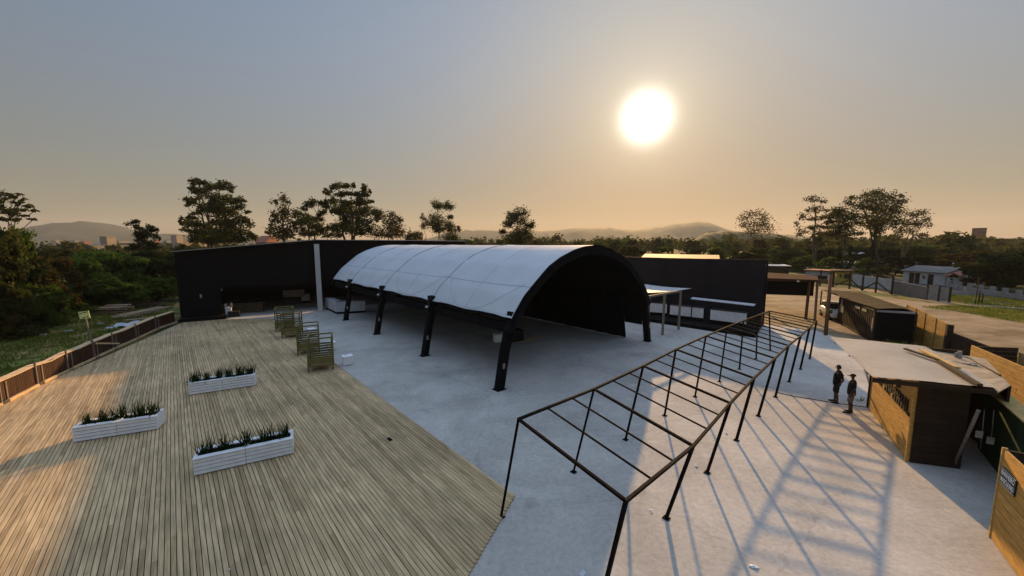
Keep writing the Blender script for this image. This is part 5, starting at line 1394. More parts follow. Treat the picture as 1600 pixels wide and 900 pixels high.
    for sd, sg in (('l', 1), ('r', -1)):
        a = Vector(J['sh' + sd][0]); b = Vector(J['el' + sd][0]); mb.tube([a + V(0, -.05 * sg, .015), a.lerp(b, .25), a.lerp(b, pose.get('sleeve', .8))], [.074, .078, .072], n=12)
    mb.build('shirt', shirt, root)
    mb = MB(); mb.rings([ell((.0, 0, .99), .140, .172), ell((0, 0, .90), .150, .185), ell((0, 0, .82), .135, .185)])
    for sd, sg in (('l', 1), ('r', -1)):
        a = Vector(J['hip' + sd][0]); b = Vector(J['knee' + sd][0]); mb.tube([a + V(0, -.012 * sg, .0), a.lerp(b, .5) + V(0, .005 * sg, 0), a.lerp(b, pose.get('short', .98))], [.106, .104, .098], n=14)
    mb.build('shorts', shorts, root)
    for sd, sg in (('l', 1), ('r', -1)):
        a = Vector(J['heel' + sd][0]); b = Vector(J['toe' + sd][0]); mb = MB(); a.z = 0; b.z = 0; d = (b - a).normalized(); n = Vector((-d.y, d.x, 0))
        def sl(t, w_, z): q = a.lerp(b, t); return [q - n * w_ + V(0, 0, .004), q + n * w_ + V(0, 0, .004), q + n * w_ * .8 + V(0, 0, z), q - n * w_ * .8 + V(0, 0, z)]
        mb.rings([sl(-.22, .028, .06), sl(-.1, .042, .10), sl(.3, .044, .095), sl(.75, .05, .07), sl(1.1, .047, .055), sl(1.25, .03, .035)], smooth=True); mb.build('shoe', M['rubber'], root)
    mb = MB()
    if cap:
        mb.rings([ell((.012, 0, 1.668), .104, .090), ell((.010, 0, 1.70), .103, .089), ell((.006, 0, 1.742), .080, .070), ell((.004, 0, 1.762), .03, .028)])
        pts = [(.09, -.072, 1.672), (.20, -.045, 1.655), (.215, 0, 1.655), (.20, .045, 1.655), (.09, .072, 1.672)]
        bm = mb.bm; t = [bm.verts.new(V(*p) + V(0, 0, .008)) for p in pts]; b = [bm.verts.new(p) for p in pts]; bm.faces.new(t); bm.faces.new(b[::-1])
        for k in range(5): bm.faces.new((t[k], b[k], b[(k + 1) % 5], t[(k + 1) % 5]))
        mb.build('cap', M['cloth_black'], root)
    else:
        mb.rings([ell((-.018, 0, 1.60), .074, .080, tilt=.35), ell((-.006, 0, 1.655), .092, .086, tilt=.45), ell((.004, 0, 1.715), .090, .076, tilt=.12), ell((.008, 0, 1.75), .05, .045), ell((.008, 0, 1.757), .02, .02)])
        mb.build('hair', M['hair'], root)
    return root
FACE = R(137)
p1 = at(1305, 629); p2 = at(1327.5, 645)
person((p1.x, p1.y, 0.002), FACE, 'taller person in dark shirt and shorts, elbow bent behind the back', 1.80,
       dict(stride=-.05, elbowl=(-.20, .27, 1.16), wristl=(-.10, .20, .97), handl=(.5, -.3, -.8), elbowr=(-.17, -.27, 1.15), wristr=(-.02, -.22, .95), handr=(.3, .2, -.9)), M['cloth_black'], M['cloth_navy'], False)
person((p2.x, p2.y, 0.002), FACE + R(4), 'shorter person in a cap, dark shirt and grey shorts', 1.74,
       dict(stride=.04, elbowl=(-.06, .25, 1.15), wristl=(.03, .22, .93), handl=(.2, -.05, -1), elbowr=(-.06, -.25, 1.15), wristr=(.04, -.21, .93), handr=(.25, .05, -1), short=.9), M['cloth_navy'], M['cloth_grey'], True)

cp = [at(*q, 0.012) for q in ((1214, 613), (1240, 619), (1272, 624), (1300, 629), (1330, 633), (1361, 637))]
mb = MB(); mb.tube([p - cp[0] for p in cp], .016, n=6); tag(mb.build('cable', M['rubber'], None, cp[0]), 'thin black cable lying across the concrete behind the two people', 'cable')

# ================================================================== CAR
def car(loc, rz, label):
    root = empty('parked_car', loc, rz); tag(root, label, 'car')
    # section profile along x (front +x): lower body and greenhouse lofted from rounded sections
    def sec(x, w_, z0, z1, r=.08):
        return [V(x, -w_ + r, z0), V(x, w_ - r, z0), V(x, w_, z0 + r), V(x, w_, z1 - r), V(x, w_ - r * 1.3, z1), V(x, -w_ + r * 1.3, z1), V(x, -w_, z1 - r), V(x, -w_, z0 + r)]
    mb = MB(); mb.rings([sec(2.12, .62, .42, .72), sec(2.05, .78, .30, .88), sec(1.5, .88, .26, 1.00), sec(.9, .90, .25, 1.06), sec(-.6, .90, .25, 1.08), sec(-1.7, .88, .27, 1.08), sec(-2.05, .80, .32, 1.02), sec(-2.12, .70, .45, .95)]); body = mb.build('body', M['carpaint'], root)
    mb = MB(); mb.rings([[V(x, -w_, z0), V(x, w_, z0), V(x, w_ * .86, z1), V(x, -w_ * .86, z1)] for x, w_, z0, z1 in ((.98, .80, 1.04, 1.06), (.35, .84, 1.04, 1.50), (-.4, .84, 1.05, 1.56), (-1.5, .82, 1.05, 1.50), (-1.98, .76, 1.02, 1.08))], smooth=False); mb.build('cabin', M['glass'], body)
    mb = MB(); mb.rings([[V(x, -w_, z), V(x, w_, z), V(x, w_ * .9, z + .045), V(x, -w_ * .9, z + .045)] for x, w_, z in ((.34, .73, 1.50), (-.4, .74, 1.555), (-1.52, .71, 1.50))]); mb.build('roof', M['carpaint'], body)
    for x in (1.35, -1.3):
        for sg in (1, -1):
            mb = MB(); mb.tube([(x, sg * .70, .31), (x, sg * .915, .31)], .315, n=18); wl = mb.build('wheel', M['rubber'], root)
            mb = MB(); mb.tube([(x, sg * .90, .31), (x, sg * .925, .31)], .19, n=14); mb.build('rim', M['zinc'], wl)
    for sg in (1, -1):
        mb = MB(); mb.box((2.03, sg * .60, .70), (.14, .30, .14), R(-12 * sg)); mb.build('headlight', M['lamp_glass'], root)
        mb = MB(); mb.box((.72, sg * .98, 1.04), (.12, .2, .14)); mb.build('mirror', M['carpaint'], root)
    mb = MB(); mb.box((2.085, 0, .50), (.10, .9, .20)); mb.build('grille', M['rubber'], root)
    mb = MB(); mb.box((2.14, 0, .40), (.03, .42, .10)); mb.build('number_plate', M['poster'], root)
p = at(1308, 499); car((p.x + .9, p.y + 1.3, GZ + .01), math.atan2(-.90, -.42), 'white car half hidden behind the far end of the container')

# ================================================================== BUILDINGS BEYOND THE LOT
def wing_box(mb, x0, x1, y0, y1, z0, z1): mb.hexa([V(x0, y0, z0), V(x1, y0, z0), V(x1, y1, z0), V(x0, y1, z0), V(x0, y0, z1), V(x1, y0, z1), V(x1, y1, z1), V(x0, y1, z1)])
def front_house(name, label, cat, a, b, h, depth, openings, m, roofm, rise=1.1, over=.35, group=None):
    """house with its front from a to b; openings = (t0, t1, z0, z1, kind)"""
    a = V(a.x, a.y, GZ); b = V(b.x, b.y, GZ); d = (b - a); Ln = d.length; root = empty(name, a, math.atan2(d.y, d.x)); tag(root, label, cat, group)
    mb = MB(); cuts = sorted(openings); x = 0
    for (t0, t1, z0, z1, kd) in cuts:
        X0, X1 = t0 * Ln, t1 * Ln
        if X0 > x: wing_box(mb, x, X0, 0, .18, 0, h)
        if z0 > .05: wing_box(mb, X0, X1, 0, .18, 0, z0)
        wing_box(mb, X0, X1, 0, .18, z1, h); x = X1
    if x < Ln: wing_box(mb, x, Ln, 0, .18, 0, h)
    wing_box(mb, 0, .18, .181, depth, 0, h); wing_box(mb, Ln - .18, Ln, .181, depth, 0, h); wing_box(mb, .181, Ln - .181, depth - .18, depth, 0, h)
    o = mb.build('wall', m, root)
    for (t0, t1, z0, z1, kd) in cuts:
        mb = MB(); wing_box(mb, t0 * Ln + .01, t1 * Ln - .01, .12, .16, z0 + .01, z1 - .01); mb.build('door' if kd == 'd' else 'window', M['glass'] if kd != 'd' else M['dark_wood'], root)
    mb = MB(); x0, x1, y0, y1 = -over, Ln + over, -over, depth + over; ym = depth / 2
    def pl(q): mb.slab(q, .09)
    if rise > 0:
        pl([V(x0, y0, h + .02), V(x1, y0, h + .02), V(x1, ym - .003, h + rise), V(x0, ym - .003, h + rise)]); pl([V(x0, ym + .003, h + rise), V(x1, ym + .003, h + rise), V(x1, y1, h + .02), V(x0, y1, h + .02)])
        r = mb.build('roof', roofm, root)
        for xx in (0.02, Ln - .15):
            mb = MB(); mb.hexa([V(xx, .02, h - .02), V(xx + .13, .02, h - .02), V(xx + .13, depth - .02, h - .02), V(xx, depth - .02, h - .02), V(xx, ym - .05, h + rise - .14), V(xx + .13, ym - .05, h + rise - .14), V(xx + .13, ym + .05, h + rise - .14), V(xx, ym + .05, h + rise - .14)]); mb.build('gable', m, root)
    else:
        mb.hexa([V(x0, y0, h + .01), V(x1, y0, h + .01), V(x1, y1, h + .01), V(x0, y1, h + .01), V(x0, y0, h + .2), V(x1, y0, h + .2), V(x1, y1, h + .2), V(x0, y1, h + .2)]); mb.build('roof', roofm, root)
    return root
front_house('white_house', 'low white house with dark doorways beyond the dirt lot', 'house', at(1410, 440), at(1476, 446), 2.35, 6, [(.15, .28, 0, 2.0, 'd'), (.29, .42, 0, 2.0, 'd'), (.47, .55, 1.0, 1.6, 'w'), (.60, .74, 0, 1.9, 'd')], M['plaster'], M['block'], 1.0)
front_house('white_shed', 'small white outbuilding joined to the right of the white house', 'house', at(1477.5, 446.5), at(1497, 448), 2.0, 4, [(.3, .5, .9, 1.5, 'w')], M['plaster'], M['town_red'], .7)
front_house('yellow_hut', 'small yellow hut beyond the timber paddock rails', 'hut', at(1306, 441.5), at(1332, 442.5), 2.3, 4, [(.18, .32, 1.1, 1.7, 'w'), (.45, .80, .9, 1.8, 'w')], M['yellow'], M['dark_wood'], 0)
front_house('small_store', 'long low white store left of the yellow hut', 'store', at(1258, 436.5), at(1296, 439), 2.0, 4, [(.35, .9, 0, 1.1, 'd')], M['plaster'], M['town_red'], 0)
front_house('roadside_shop', 'low dark shop with a pale roof edge above the gateway shelter', 'shop', at(1196, 431), at(1232, 432), 2.4, 6, [(.1, .9, .2, 1.9, 'd')], M['dark_wood'], M['white_dull'], 0)
mb = MB(); a, b = at(1332, 443.5), at(1391.5, 452.5); mb.wall((0, 0), b - a, 0, 1.95, .15, z1b=1.75); tag(mb.build('white_wall', M['plaster'], None, V(a.x, a.y, GZ)), 'long white boundary wall behind the timber rails', 'wall')
mb = MB(); a, b = at(1392.5, 457), at(1448, 467); mb.wall((0, 0), b - a, 0, 2.0, .15, z1b=1.7); tag(mb.build('block_wall', M['block'], None, V(a.x, a.y, GZ)), 'grey block wall left of the zinc gate', 'wall')
def paddock():
    xs = [(1281, 446), (1301, 448), (1327, 450.5), (1347, 453), (1368, 456), (1393, 459)]; P = [at(*q) for q in xs]
    root = empty('timber_rails', V(P[0].x, P[0].y, GZ)); tag(root, 'tall dark timber rail frame with diagonal braces before the white wall', 'fence'); o = V(P[0].x, P[0].y, 0)
    for p in P: mb = MB(); mb.box((p.x - o.x, p.y - o.y, 0), (.18, .18, 2.9)); mb.build('post', M['dark_wood'], root)
    for i, (a, b) in enumerate(zip(P, P[1:])):
        a = a - o; b = b - o; dd = (b - a).normalized() * .12
        mb = MB(); mb.bar(a + dd + V(0, 0, 2.7), b - dd + V(0, 0, 2.7), .10, .06); mb.build('rail', M['dark_wood'], root)
        if i >= 1:
            za, zb = ((.2, 1.6) if i % 2 else (1.6, .2)); mb = MB(); mb.bar(a + dd + V(0, 0, za), b - dd + V(0, 0, zb), .14, .14); mb.build('brace', M['dark_wood'], root)
paddock()
def gate():
    a, b = at(1448.5, 467), at(1482, 471); root = empty('zinc_gate', V(a.x, a.y, GZ)); tag(root, 'pale corrugated zinc double gate by the road', 'gate'); d = b - a; d.z = 0
    for t0, t1, h in ((0.0, .52, 2.0), (.56, 1.0, 1.85)):
        mb = MB(); n = 16
        for i in range(n):
            p, q = d * (t0 + (t1 - t0) * i / n), d * (t0 + (t1 - t0) * (i + 1) / n); nn = Vector((-d.y, d.x, 0)).normalized() * (.03 if i % 2 else 0); mb.wall(p + nn, q + nn, .05, h, .03)
        mb.build('leaf', M['zinc'], root)
    for t in (-.02, .54, 1.03):
        mb = MB(); p = d * t; mb.box((p.x, p.y, 0), (.16, .16, 2.0)); mb.build('post', M['dark_wood'], root)
gate()
def low_fence():
    a, b = at(1484, 449.5), at(1640, 476); d = (b - a); d.z = 0; root = empty('white_low_wall', V(a.x, a.y, GZ)); tag(root, 'low whitewashed wall with stubby pillars along the far side of the road', 'wall')
    mb = MB(); mb.wall((0, 0), d, 0, .75, .2); mb.build('wall', M['town_pale'], root)
    for i in range(9):
        p = d * (i / 8.0); mb = MB(); mb.box((p.x, p.y, .0), (.42, .42, 1.35)); mb.build('pillar', M['town_pale'], root)
low_fence()
for k, (px, py, h, lab) in enumerate(((1529, 472, 1.5, 'left one of two short posts in the roadside grass'), (1534, 473, 1.3, 'right one of two short posts in the roadside grass'), (1524, 474, 3.4, 'thin pole in the roadside grass'))):
    p = at(px, py); mb = MB(); mb.tube([(0, 0, 0), (.02, 0, h)], .07 if h < 2 else .04, n=7); tag(mb.build('post', M['dark_wood'], None, V(p.x, p.y, GZ)), lab, 'post')
p = at(1404, 457); mb = MB(); mb.box((0, 0, 0.02), (2.2, .8, .12), R(-30)); mb.box((.2, .1, .14), (1.2, .5, .08), R(-20)); tag(mb.build('board', M['white_dull'], None, V(p.x, p.y, GZ)), 'white board lying on the verge before the block wall', 'board')

# far towns
def block(name, px0, px1, ytop, Y, depth, m, label, zb=-4, group=None, roof=None, rows=0, cols=0, cat='building'):
    a, b = aty(px0, 384, Y), aty(px1, 384, Y); top = aty((px0 + px1) / 2, ytop, Y).z
    root = empty(name, V((a.x + b.x) / 2, Y, zb)); tag(root, label, cat, group); w_ = b.x - a.x; H = top - zb
    if roof:
        wall_h = H * .8
        mb = MB(); mb.box((0, depth / 2, 0), (w_, depth, wall_h)); mb.build('wall', m, root)
        mb = MB(); o_ = .4; mb.hexa([V(-w_ / 2 - o_, -o_, wall_h + .02), V(w_ / 2 + o_, -o_, wall_h + .02), V(w_ / 2 + o_, depth + o_, wall_h + .02), V(-w_ / 2 - o_, depth + o_, wall_h + .02), V(-w_ / 2 - o_, depth * .45, H), V(w_ / 2 + o_, depth * .45, H), V(w_ / 2 + o_, depth * .55, H), V(-w_ / 2 - o_, depth * .55, H)]); mb.build('roof', roof, root)
    else:
        wall_h = H
        mb = MB(); mb.box((0, depth / 2, 0), (w_, depth, H - .3)); mb.build('wall', m, root)
        mb = MB(); mb.box((0, depth / 2, H - .298), (w_ + .3, depth + .3, .3)); mb.build('parapet', m, root)
    if rows:
        for r in range(rows):
            for c in range(cols):
                mb = MB(); x = -w_ / 2 + w_ * (c + .5) / cols; z = wall_h * (.35 + .6 * (r + .3) / rows) ; mb.box((x, -.06, z - .6), (w_ / cols * .45, .10, min(1.3, wall_h * .5 / rows))); mb.build('window', M['glass'], root)
    return root
block('tower_block', 157, 168, 369.5, 210, 5, M['town_tan'], 'tall pale windowless tower in front of the far warehouse')
block('warehouse', 178, 284, 379.6, 230, 30, M['town_tan'], 'long low tan warehouse beyond the bushes on the left')
block('warehouse', 118, 142, 383, 190, 20, M['town_pale'], 'smaller pale warehouse left of the pale tower')
block('warehouse', 268, 277, 367.5, 420, 8, M['town_tan'], 'thin tan water tower behind the long warehouse', cat='tower')
block('red_roof_house', 400, 415, 368, 170, 10, M['town_red'], 'terracotta fronted block between the two tree groups behind the shed', roof=M['town_red'])
block('brick_tower', 1528.5, 1538.5, 356, 330, 6, M['brick'], 'square brick tower on the right skyline', rows=4, cols=3)
block('brick_house', 1545, 1556, 371, 330, 8, M['brick'], 'brick house with a dark gable beside the thin spire', roof=M['dark_wood'])
block('brick_house', 1581, 1618, 372.5, 300, 14, M['brick'], 'flat brown building at the right end of the skyline', rows=1, cols=5)
block('pale_house', 1560, 1584, 377, 310, 10, M['town_pale'], 'pale house between the spire and the flat brown building', roof=M['town_red'])
p = aty(1553, 376, 335); mb = MB(); mb.rings([ell((0, 0, 0), 1.4, 1.4, 6), ell((0, 0, 9), .9, .9, 6), ell((0, 0, 17), .05, .05, 6)], smooth=False); tag(mb.build('spire', M['brick'], None, V(p.x, 335, -4)), 'thin pointed spire right of the brick tower', 'spire')
p = aty(1541, 376, 336); mb = MB(); mb.rings([ell((0, 0, 0), .9, .9, 6), ell((0, 0, 11), .8, .8, 6), ell((0, 0, 15.5), .1, .1, 6)], smooth=False); tag(mb.build('brick_turret', M['brick'], None, V(p.x, 336, -4)), 'narrow dark turret close beside the brick tower', 'turret')
rt = random.Random(5)
ltown = sorted([(rt.uniform(78, 300), rt.uniform(375, 383)) for _ in range(34)])
for i, (x, y) in enumerate(ltown):
    Y = rt.uniform(420, 900); w_ = rt.uniform(3, 8); block('town_house', x, x + w_, y, Y, rt.uniform(8, 15), rt.choice([M['town_pale'], M['town_pale'], M['town_tan'], M['town_red']]), 'small house in the far town under the left hill, %s from the left' % ORD[i], zb=-3, group='houses of the far left town', roof=rt.choice([None, M['town_red'], M['town_pale']]), cat='house')
rtown = sorted([(rt.uniform(1440, 1600), rt.uniform(374, 383)) for _ in range(30)])
for i, (x, y) in enumerate(rtown):
    Y = rt.uniform(300, 520); w_ = rt.uniform(3, 9); block('town_house', x, x + w_, y, Y, rt.uniform(8, 12), rt.choice([M['town_pale'], M['brick'], M['town_red'], M['town_tan']]), 'small house on the right hillside, %s from the left' % ORD[i], zb=-3, group='houses on the right hillside', roof=rt.choice([None, M['town_red'], M['brick']]), cat='house')
for (x0, x1, y, Y, lab) in ((1351, 1361, 394.5, 130, 'pale roof among the trees behind the cypress trees'), (1382, 1401, 396, 140, 'long pale roof behind the tall airy trees'), (1340, 1362, 409.5, 100, 'low pale roof above the yellow hut'), (1531, 1551, 397.5, 120, 'pale roof showing in the right wood'), (1460, 1495, 408, 95, 'cluttered pale roofs behind the white house')):
    block('roof_shed', x0, x1, y, Y, 8, M['town_pale'], lab, zb=GZ, roof=M['white_dull'])
def skyline():
    for i, (x0, x1, y) in enumerate(((1100, 1108, 366), (1110, 1121, 361.5), (1123, 1133, 364), (1136, 1146, 363), (1150, 1160, 366))):
        block('city_block', x0, x1, y, 1150, 20, M['town_pale'], 'hazy tower block of the distant city, %s from the left' % ORD[i], zb=-3, group='hazy tower blocks')
skyline()

# ================================================================== TREES
def zpads(s, ox, oy, k): return [(ox + a / k, oy + b / k, c / k, d / k) for a, b, c, d in s]
k7 = 6.92
hero_tree('eucalyptus', 'broad dark eucalyptus rising behind the left end of the shed', 78, zpads([(260,95,80,32),(200,165,42,25),(290,205,80,40),(360,240,60,45),(440,155,90,38),(560,150,85,40),(630,190,40,28),(210,310,75,45),(155,350,35,20),(500,290,100,60),(670,310,75,50),(770,310,25,18),(720,360,50,40),(330,370,70,45),(440,390,90,60),(570,420,120,70),(800,425,35,22),(260,440,60,25),(210,480,50,25),(100,540,40,32),(200,550,90,40),(140,610,45,35),(300,560,70,40),(760,520,70,50),(830,550,45,50),(640,540,100,60),(480,530,90,50),(280,630,90,40),(420,640,110,50),(560,640,120,60),(720,640,100,60),(850,690,55,45),(240,720,90,50),(400,720,100,50),(560,720,120,50),(720,720,90,40),(120,790,50,20)], 270, 270, k7), (340, 430), leafm=0, forks=3, dens=1.25)
hero_tree('eucalyptus', 'slender left tree of the group behind the middle of the shed', 80, zpads([(290,275,45,35),(210,310,35,22),(330,300,25,20),(280,390,65,50),(200,440,50,30),(300,470,60,50),(210,520,55,30),(150,590,40,30),(260,600,90,50),(370,560,60,40),(260,660,90,30),(120,620,25,15),(330,640,70,40)], 400, 270, 6.667), (445, 430), fl=.40, leafm=3, forks=2, dens=.9, trunk=.25)
hero_tree('eucalyptus', 'flat-topped middle tree of the group behind the shed', 84, zpads([(590,330,75,45),(680,310,60,30),(720,350,60,35),(490,370,40,30),(430,420,60,50),(540,470,70,40),(480,500,70,50),(640,480,70,40),(710,430,50,35),(570,560,100,50),(450,590,60,40),(680,600,80,50),(780,570,70,40),(400,520,40,40),(540,640,100,30)], 400, 270, 6.667), (490, 430), leafm=0, forks=2, dens=1.1, trunk=.28)
hero_tree('eucalyptus', 'largest tree of the group behind the shed, with layered crown', 82, zpads([(840,150,60,30),(920,150,70,28),(1010,140,40,25),(1150,170,60,35),(1190,205,25,22),(740,210,55,28),(900,225,80,25),(1010,220,80,25),(1110,240,70,35),(800,300,60,40),(950,330,80,35),(1100,310,90,40),(1200,300,35,25),(880,390,90,60),(1010,410,110,60),(1140,420,80,60),(1250,410,60,40),(1230,480,60,40),(1100,510,90,50),(950,500,100,60),(820,400,60,40),(900,590,130,60),(1080,600,90,60),(1200,580,60,50),(800,650,90,35)], 400, 270, 6.667), (548, 430), leafm=0, forks=3, dens=1.15, trunk=.4)
hero_tree('bushy_tree', 'rounded airy tree at the right end of the group behind the shed', 86, zpads([(1410,450,40,30),(1360,500,60,45),(1450,510,60,45),(1500,490,30,25),(1400,580,90,60),(1480,610,60,50),(1320,620,60,50),(1250,640,70,40),(1400,650,100,30)], 400, 270, 6.667), (608, 425), fl=.40, leafm=3, forks=2, dens=.75, trunk=.22)
hero_tree('eucalyptus', 'spindly tree with separate leaf tufts above the tent ridge', 88, zpads([(1130,245,32,28),(1200,255,35,28),(1215,315,22,18),(1130,350,50,45),(1140,395,40,30),(1205,385,40,30),(1260,395,20,20),(1215,440,45,35)], 400, 260, 4), (690, 425), leafm=0, forks=2, dens=1.2, trunk=.2, leaf=.17)
hero_tree('eucalyptus', 'thin small tree just left of the spindly tufted tree', 92, zpads([(1048,320,20,22),(1055,370,30,30),(1080,360,20,14),(1065,345,16,16)], 400, 260, 4), (667, 425), leafm=3, forks=1, dens=.6, trunk=.12, leaf=.17)
hero_tree('bushy_tree', 'lone tree on the skyline above the middle of the tent roof', 115, [(800,338,10,6),(815,334,12,7),(808,346,14,8),(826,352,9,6),(795,352,10,7),(785,362,7,5),(812,362,14,9),(800,372,16,8),(820,372,12,8),(808,380,18,6)], (810, 410), leafm=0, forks=2, dens=1.0, trunk=.3, leaf=.3)
hero_tree('bushy_tree', 'small round tree low on the skyline left of the spindly tree', 100, [(647,366,9,5),(640,371,9,6),(654,372,9,6),(646,377,12,6)], (646, 410), leafm=3, forks=1, dens=.9, trunk=.2)
hero_tree('bushy_tree', 'lopsided dark tree before the long tan warehouse', 66, zpads([(1190,350,50,28),(1250,385,35,25),(1340,395,55,35),(1240,430,50,40),(1310,440,40,40),(1400,460,30,30),(1270,490,50,30),(1340,520,50,30),(1190,555,40,25),(1400,550,40,20),(1300,560,60,30)], 0, 290, 5.714), (230, 430), leafm=2, forks=2, dens=1.2, trunk=.22, leaf=.2)
hero_tree('airy_tree', 'umbrella tree with scattered leaf tufts at the left edge', 46, zpads([(40,110,50,30),(85,75,22,10),(130,110,35,18),(205,135,30,18),(170,80,14,8),(270,170,18,12),(140,148,20,8),(200,180,25,12),(270,195,20,15),(180,220,40,14),(310,225,22,8),(90,215,25,10),(60,240,60,15),(120,250,40,12),(215,270,30,12),(50,300,40,20),(140,305,40,15),(300,300,30,8),(-40,130,50,30),(-60,200,60,25),(0,180,40,14)], 0, 290, 5.714), (18, 470), leafm=0, forks=3, dens=.8, trunk=.10, fl=.3, leaf=.17)
hero_tree('airy_tree', 'tall sparse tree with a small domed top on the right', 98, zpads([(205,150,70,25),(310,175,35,12),(240,265,70,28),(150,270,15,12),(340,265,30,12),(105,340,42,35),(30,410,30,25),(230,360,70,15),(330,350,40,15),(90,490,40,25),(70,530,35,20),(170,460,40,15),(260,520,60,22),(330,520,30,10),(340,450,60,15),(390,400,50,12),(260,440,50,12)], 1240, 290, k7), (1270, 432), fl=.40, leafm=3, forks=2, dens=.65, trunk=.25, leaf=.25)
hero_tree('bushy_tree', 'layered conical tree between the sparse tree and the tall airy tree', 100, zpads([(480,265,65,25),(520,300,70,30),(430,320,80,25),(570,350,50,25),(500,390,90,35),(390,390,40,20),(600,430,60,30),(460,450,80,25),(510,510,130,40),(690,520,40,15),(430,520,60,25)], 1240, 290, k7), (1315, 432), fl=.40, leafm=0, forks=2, dens=.95, trunk=.3, leaf=.25)
hero_tree('airy_tree', 'tallest spreading tree on the right skyline', 97, zpads([(880,90,80,30),(760,110,40,25),(660,130,50,20),(580,190,50,25),(800,160,60,40),(950,140,70,35),(1050,150,50,40),(700,230,60,40),(840,240,90,50),(980,260,90,60),(1090,250,60,60),(1150,180,50,40),(650,330,50,40),(740,340,60,40),(880,360,80,60),(1010,360,80,60),(1090,420,60,60),(960,430,90,50),(830,420,60,40),(1150,110,30,12),(700,410,40,25),(900,500,60,40)], 1240, 290, k7), (1367, 436), fl=.40, leafm=0, forks=4, dens=.85, trunk=.32, leaf=.25)
hero_tree('airy_tree', 'thin airy tree right of the tallest spreading tree', 99, zpads([(1240,290,40,30),(1330,320,60,30),(1380,280,50,25),(1440,350,30,40),(1180,400,50,40),(1250,410,50,30),(1390,410,60,30),(1460,440,35,25),(1180,480,50,40),(1280,500,50,25),(1380,530,50,15),(1150,540,40,30),(1300,420,50,20)], 1240, 290, k7), (1404, 436), fl=.40, leafm=3, forks=3, dens=.5, trunk=.22, leaf=.24)
hero_tree('airy_tree', 'faint leafless-looking pair of trees right of the hazy hill', 165, [(1163,342,9,5),(1174,336,9,5),(1170,350,12,6),(1182,338,8,5),(1195,340,9,6),(1187,350,12,6),(1200,352,8,5),(1177,362,14,6),(1195,362,12,6),(1160,352,6,4)], (1180, 395), fl=.40, leafm=3, forks=2, dens=.35, trunk=.3, leaf=.36)

PROTO = {}
def proto(key, shape, seed, npad, nleaf, leaf):
    PROTO[key] = cloud_crown('crown_' + key, seed, npad, nleaf, leaf, shape)
for i in range(5): proto('r%d' % i, 'round', 30 + i, 34, 6500, .085)
for i in range(3): proto('t%d' % i, 'tall', 50 + i, 30, 5200, .080)
for i in range(2): proto('c%d' % i, 'cone', 60 + i, 46, 5200, .075)
for i in range(3): proto('b%d' % i, 'round', 70 + i, 40, 12000, .055)
MESHV = {}
def crown_mesh(key, lm):
    if (key, lm) not in MESHV:
        me = PROTO[key].copy(); me.name = 'crown'; me.materials.clear(); me.materials.append(LEAF[lm]); MESHV[(key, lm)] = me
    return MESHV[(key, lm)]
mb = MB(); mb.tube([(0, 0, 0), (.05, 0, .5), (0, .04, 1.0)], [.10, .075, .045], n=7)
for a in (0.3, 2.2, 4.1): mb.tube([(0.02, 0.02, .6), (.35 * math.cos(a), .35 * math.sin(a), 1.15)], [.04, .015], n=5)
_t = mb.build('trunk', M['bark']); TRUNKME = _t.data; bpy.data.objects.remove(_t)
def plain_tree(name, label, px, ytop, X=None, Y=100, half=20, key='r0', lm=1, group=None, clear=.16, zb=GZ, cat='tree', wide=None):
    """tree with a prototype crown, whose top shows at row ytop and half width at distance Y is `half` pixels"""
    g = aty(px, 384, Y); top = aty(px, ytop, Y).z; H = top - zb; rw = half * Y / FPX
    root = empty(name, V(g.x, Y, zb)); tag(root, label, cat, group)
    c = bpy.data.objects.new('crown', crown_mesh(key, lm)); COL.objects.link(c); c.parent = root
    c.location = (0, 0, H * clear); c.scale = (rw, rw * random.uniform(.85, 1.1), H * (1 - clear) / 2.12); c.rotation_euler = (0, 0, random.uniform(0, 6.28))
    t = bpy.data.objects.new('trunk', TRUNKME); COL.objects.link(t); t.parent = root; t.scale = (max(1.0, rw * .5), max(1.0, rw * .5), H * .75)
    return root
def bush(label, px, ytop, ybase, half, key, lm, group):
    g = at(px, ybase, GZ); Y = g.y; top = aty(px, ytop, Y).z; H = top - GZ; rw = half * (Y / FPX)
    o = bpy.data.objects.new('bush', crown_mesh(key, lm)); COL.objects.link(o)
    o.location = (g.x, Y, GZ - .05 * H); o.scale = (rw, rw * .95, H * 1.05 / 2.05); o.rotation_euler = (0, 0, random.uniform(0, 6.28)); tag(o, label, 'bush', group)
# thicket on the left
LB = [(14,346,516,38,2),(42,352,512,30,0),(-8,348,522,58,2),(38,372,512,42,2),(-40,365,535,60,2),(66,398,507,40,3),(98,398,494,44,3),(28,445,528,34,2),(76,442,510,32,1),(114,440,493,32,1),(138,398,483,40,0),(178,391,473,40,0),(166,432,484,36,1),(210,397,470,38,0),(206,440,480,30,1),(240,400,466,36,2),(246,432,473,27,1),(268,403,466,24,2),(224,389,458,46,2),(150,388,458,46,0),(104,386,458,56,3),(262,392,457,28,2),(122,466,489,22,1),(62,478,514,23,1),(14,482,531,26,3),(186,458,480,22,1),(44,420,500,36,2),(140,446,484,24,0),(92,470,503,18,0),(270,432,470,18,1),(228,455,474,18,1),(0,410,520,44,2),(60,385,470,50,2),(20,380,480,50,2)]
LB = [(a, b, c, d, {2: 0, 0: 1, 1: 1, 3: 3}[e] if i % 3 else e) for i, (a, b, c, d, e) in enumerate(LB)]
LB.sort()
for i, (x, yt, yb, hw, lm) in enumerate(LB):
    lab = '%s shrub from the left in the dense thicket beyond the field' % ORD[i]
    bush(lab, x, yt, yb, hw, 'b%d' % (i % 3), lm, 'shrubs of the left thicket')
